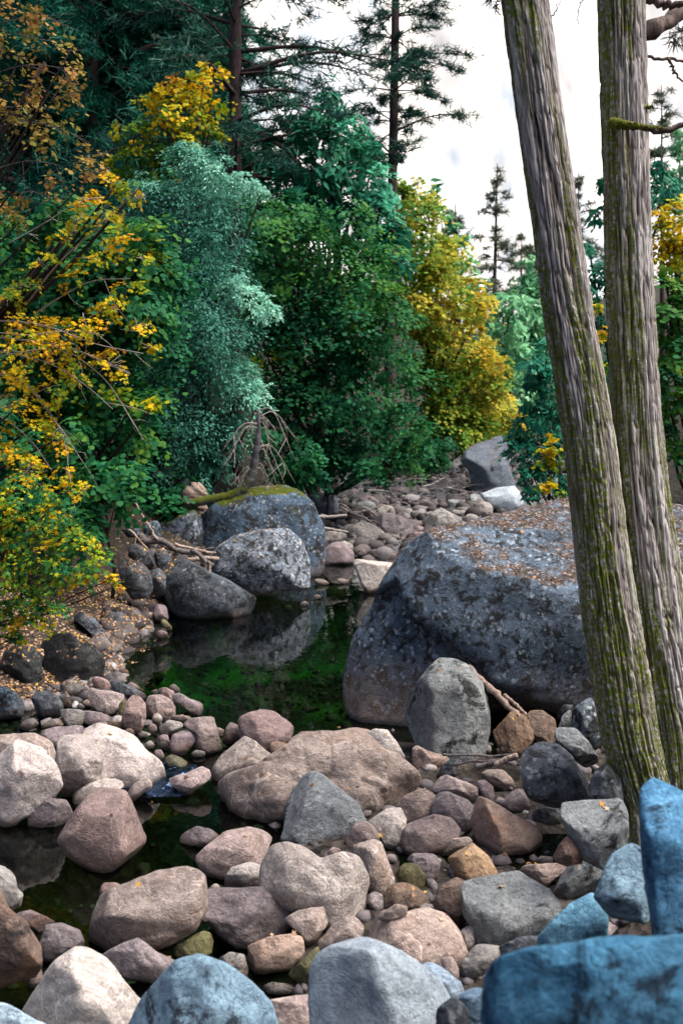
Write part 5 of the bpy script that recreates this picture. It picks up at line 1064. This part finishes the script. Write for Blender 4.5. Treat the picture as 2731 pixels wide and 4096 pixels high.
def build_wood():
    stick('thick weathered driftwood pole jammed under the huge boulder', cs('J', '-60,-70 20,20 120,110 230,210 330,310 400,370', (8.3, 7.6)), .032, .024, 'drift_dim', name='driftwood_pole', cat='driftwood', wob=.05)
    stick('shorter brown driftwood piece beside the thick pole', cs('J', '260,180 330,240 400,300 460,360', (7.9, 7.6)), .018, .012, 'drift_dim', cat='driftwood')
    stick('pale end of a stick poking left from under the speckled boulder', cs('J', '380,720 300,745 240,775 185,805', (6.95, 7.0)), .02, .024, 'drift')
    stick('thin grey stick lying level below the upright grey boulder', cs('I', '600,378 800,382 1000,385 1240,378', (7.35, 7.2)), .010, .008, 'drift_dark')
    stick('mossy dark stick slanting over the stones below the upright grey boulder', cs('I', '900,490 1000,470 1100,440 1250,395', (7.1, 7.0)), .026, .018, 'drift_dark')
    stick('thin stick lying just under the level grey stick', cs('I', '700,470 850,440 950,435 1100,425', (7.3, 7.15)), .009, .007, 'drift_dark')
    stick('long curved grey driftwood log on the left bank, thickest of its heap', cs('H', '270,510 330,545 430,545 500,590 580,620 680,625 760,630', (14.2, 14.4)), .06, .028, 'drift_dark', name='driftwood_log', cat='driftwood', branches=2, seed=2)
    stick('forked pale driftwood branch rising at the upper left of the bank heap', cs('H', '170,380 185,450 240,500 290,560 330,600', (14.0, 14.0)), .022, .014, 'drift', branches=3, seed=3)
    stick('straight thin pale branch leaning from the leaves to the bank heap', cs('H', '180,190 250,290 310,390 360,470 400,540', (14.3, 14.2)), .014, .018, 'drift', seed=4)
    stick('driftwood branch bending down to the right end of the bank heap', cs('H', '640,610 690,640 740,690 790,715', (14.0, 13.8)), .04, .025, 'drift_dark', branches=1, seed=5)
    stick('pale flat driftwood piece right under the bent end of the bank heap', cs('H', '610,680 700,672 780,668 830,672', (14.15, 14.1)), .035, .03, 'drift', seed=6)
    stick('upright short driftwood stub at the right end of the bank heap', cs('H', '765,790 765,740 770,700', (13.6, 13.6)), .022, .02, 'drift', seed=7)
    stick('pale driftwood branch curving over the grey-blue rock of the bank heap', cs('H', '520,570 600,590 680,605 760,625 830,630', (14.1, 14.2)), .02, .014, 'drift', branches=1, seed=8)
    stick('dark branch behind the bank heap, dipping to the left', cs('H', '430,570 480,600 530,605 600,610', (14.5, 14.4)), .03, .02, 'drift_dark', seed=9)
    F = [('whitest driftwood stick lying level beside the mossy boulder', '110,595 200,600 300,598 420,585', 17.8, .04, .022, 'twig', 1), ('pale stick below the whitest driftwood stick, tilted down right', '160,690 250,705 330,720 430,735', 17.0, .028, .016, 'twig', 1), ('straight bleached stick crossing the far cobbles, rising to the right', '480,560 560,550 650,525 760,490', 20.5, .022, .012, 'twig', 0), ('slanting bleached stick over the straight one on the far cobbles', '550,505 610,530 650,560 700,600', 20.3, .018, .012, 'twig', 0),
         ('long thin dark branch running down over the pointed grey slab', '360,480 480,560 640,650 760,740 880,790', 19.3, .02, .007, 'drift_dark', 2), ('dark branch beside the long thin one on the far cobbles', '360,510 450,560 560,610 690,650', 19.8, .024, .01, 'drift_dark', 2), ('bleached branch lying level across the far brush pile', '700,290 800,285 900,275 1040,255 1130,265', 26.5, .026, .012, 'twig', 3), ('bleached branch with a raised right end on the far brush pile', '1090,330 1180,310 1240,275 1290,250', 26.0, .028, .02, 'twig', 1), ('long thin pale branch at the right of the far brush pile', '1280,330 1380,350 1480,375 1570,375', 25.5, .02, .012, 'twig', 1), ('thin pale branch arching up at the back of the far brush pile', '980,290 1040,250 1080,210 1105,160', 27.5, .016, .008, 'twig', 2), ('pale stick at the upper left of the far brush pile', '750,265 800,255 850,250', 27.2, .02, .016, 'twig', 0), ('faint level branch at the lower left of the far brush pile', '520,345 600,360 700,360 800,372', 25.5, .02, .012, 'twig', 1)]
    for k, (lab, pts, Y, r0, r1, mt, nb) in enumerate(F): stick(lab, cs('G', pts, (Y, Y)), r0, r1, mt, branches=nb, seed=20 + k)
    # tangled twigs of the brush pile
    rg = np.random.default_rng(31); mb = MB()
    for k in range(260):
        x = rg.uniform(200, 1560); y = rg.uniform(215, 430) + (60 if x < 600 else 0); Y = 28 - (y - 215) / 60
        a = at_depth(1200 + x * .4464, 1800 + y * .4464, Y); d = rg.normal(size=3) * np.array([1, .5, .28]); L = rg.uniform(.3, 1.1); b = a + d / np.linalg.norm(d) * L
        mb.add(*tube(spline([a, (a + b) / 2 + .07 * rg.normal(size=3), b], 7), np.linspace(.011, .004, 7), 4))
    V, F_ = mb.get(); o = mk('brush_pile', V, F_, M['drift_far']); tag(o, 'tangled heap of fine dead twigs on the far bank under the maples', 'brush', kind='stuff')
    # weathered stump between the blue slab and the upright pale rock
    P = cs('H', '630,330 645,280 665,230 700,180 715,165', (16.6, 16.6)); V, F_ = tube(spline(P, 16), np.linspace(.30, .10, 16) * (1 + .1 * rg.normal(size=16)), 14, .09)
    o = mk('stump', V, F_, M['drift']); place(o, P[0]); tag(o, 'broken weathered stump leaning right behind the moss-capped slab', 'stump')
    # bent dead tree on the mossy boulder
    base = cs('H', '690,285', (16.5, 16.5))[0]; root = thing('dead_tree', base, 'bent dead tree with drooping bare twigs growing from the mossy boulder', 'tree')
    A = np.vstack([cs('H', '640,290 700,270 800,255 880,240 950,215 1000,180 1040,130 1065,70 1075,20', (16.3, 16.3)), cs('S', '1030,1770 1035,1710 1032,1640', (16.3, 16.3))])
    V, F_ = tube(spline(A, 60), np.interp(np.linspace(0, 1, 60), [0, .3, .55, .8, 1.], [.075, .08, .075, .055, .02]) * (1 + .05 * rg.normal(size=60)), 14, .05)
    part('trunk', V, F_, M['deadbark'], root)
    tw = MB(); B = spline(A[-6:], 40)
    for k in range(26):
        p = B[rg.integers(8, 40)]; sx = rg.choice([-1, 1], p=[.55, .45]); ln = rg.uniform(.3, .85)
        d = np.array([sx * rg.uniform(.35, 1.), rg.uniform(-.7, .7), rg.uniform(-.45, .25)])
        d[2] = rg.uniform(-.15, .25); q = p + d * ln * .38; e = q + np.array([d[0] * .5, d[1] * .4, -rg.uniform(.5, 1.)]) * ln
        tw.add(*tube(spline([p, q, e], 10), np.linspace(.010, .003, 10), 4))
        for j in range(2):
            s = q + (e - q) * rg.uniform(.1, .6); f = s + np.array([rg.normal() * .3, rg.normal() * .3, -.5]) * ln * .6
            tw.add(*tube(spline([s, (s + f) / 2 + .02 * rg.normal(size=3), f], 6), np.linspace(.006, .003, 6), 4))
    V, F_ = tw.get(); part('twigs', V, F_, M['twig'], root)

def build_light_camera():
    w = bpy.data.worlds.new('World'); SC.world = w; w.use_nodes = True; nt = w.node_tree; nt.nodes.clear()
    sky = nt.nodes.new('ShaderNodeTexSky'); sky.sky_type = 'NISHITA'; sky.sun_disc = False
    sky.sun_elevation = SUN_EL; sky.sun_rotation = SUN_AZ; sky.air_density = 1.0; sky.dust_density = 5.0; sky.ozone_density = 1.0
    bg = nt.nodes.new('ShaderNodeBackground'); bg.inputs['Strength'].default_value = SKY_STR; out = nt.nodes.new('ShaderNodeOutputWorld')
    nt.links.new(sky.outputs[0], bg.inputs[0]); nt.links.new(bg.outputs[0], out.inputs[0])
    l = bpy.data.lights.new('sun', 'SUN'); l.energy = SUN_E; l.angle = SUN_ANG; l.color = SUN_COL; o = bpy.data.objects.new('sun', l); COL.objects.link(o)
    d = Vector((math.sin(SUN_AZ) * math.cos(SUN_EL), math.cos(SUN_AZ) * math.cos(SUN_EL), math.sin(SUN_EL)))   # towards the sun
    o.rotation_euler = (-d).to_track_quat('-Z', 'Y').to_euler(); o.location = d * 60
    cam = bpy.data.cameras.new('camera'); co = bpy.data.objects.new('camera', cam); COL.objects.link(co)
    co.location = (0, 0, CAMZ); co.rotation_euler = (math.pi / 2 - PITCH, 0, 0)
    cam.sensor_fit = 'VERTICAL'; cam.sensor_height = 36; cam.sensor_width = 24; cam.lens = 35; cam.clip_end = 4000; cam.clip_start = .05
    cam.dof.use_dof = True; cam.dof.focus_distance = 7.6; cam.dof.aperture_fstop = 2.8
    SC.camera = co
    v = SC.view_settings; v.view_transform = 'Standard'; v.look = 'None'; v.exposure = EXPO; v.gamma = 1
    c = SC.cycles; c.max_bounces = 8; c.transparent_max_bounces = 12; c.diffuse_bounces = 3; c.glossy_bounces = 3; c.sample_clamp_indirect = 6

def deadbark():
    t = NT('dead_bark'); v = t.n('ShaderNodeTexCoord').outputs['Object']; n = t.noise(v, 9., 7, .7); geo = t.n('ShaderNodeNewGeometry')
    nz = t.n('ShaderNodeSeparateXYZ', inp={0: geo.outputs['Normal']}).outputs[2]; z = t.n('ShaderNodeSeparateXYZ', inp={0: v}).outputs[2]
    col = t.ramp(n, [(.35, (.04, .038, .042)), (.65, (.16, .16, .18))])
    m = t.math('MULTIPLY', t.ramp(t.math('ADD', t.noise(v, 3., 6, .7), t.math('MULTIPLY', nz, .2)), [(.42, 0.), (.55, 1.)]), t.ramp(z, [(.25, 1.), (.75, 0.)]))
    return t.done(t.bsdf(t.mix(m, col, (.07, .085, .012)), .9, t.bump(n, .7, .03), .2))

SUN_EL = math.radians(60); SUN_AZ = math.radians(98); SUN_E = 3.1; SUN_ANG = math.radians(48); SUN_COL = (1.0, .93, .84); SKY_STR = .09; EXPO = 1.3
build_rock_mats(); build_plant_mats(); M['deadbark'] = deadbark(); M['drift_dim'] = bark_mat('dim_driftwood', (.32, .24, .20), (.13, .095, .08), 2); M['drift_far'] = bark_mat('grey_far_twigs', (.17, .17, .19), (.07, .07, .08), 2)
build_setting(); build_rocks(); build_stuff()
build_light_camera()
build_litter(); build_wood(); build_cedar(); build_plants()
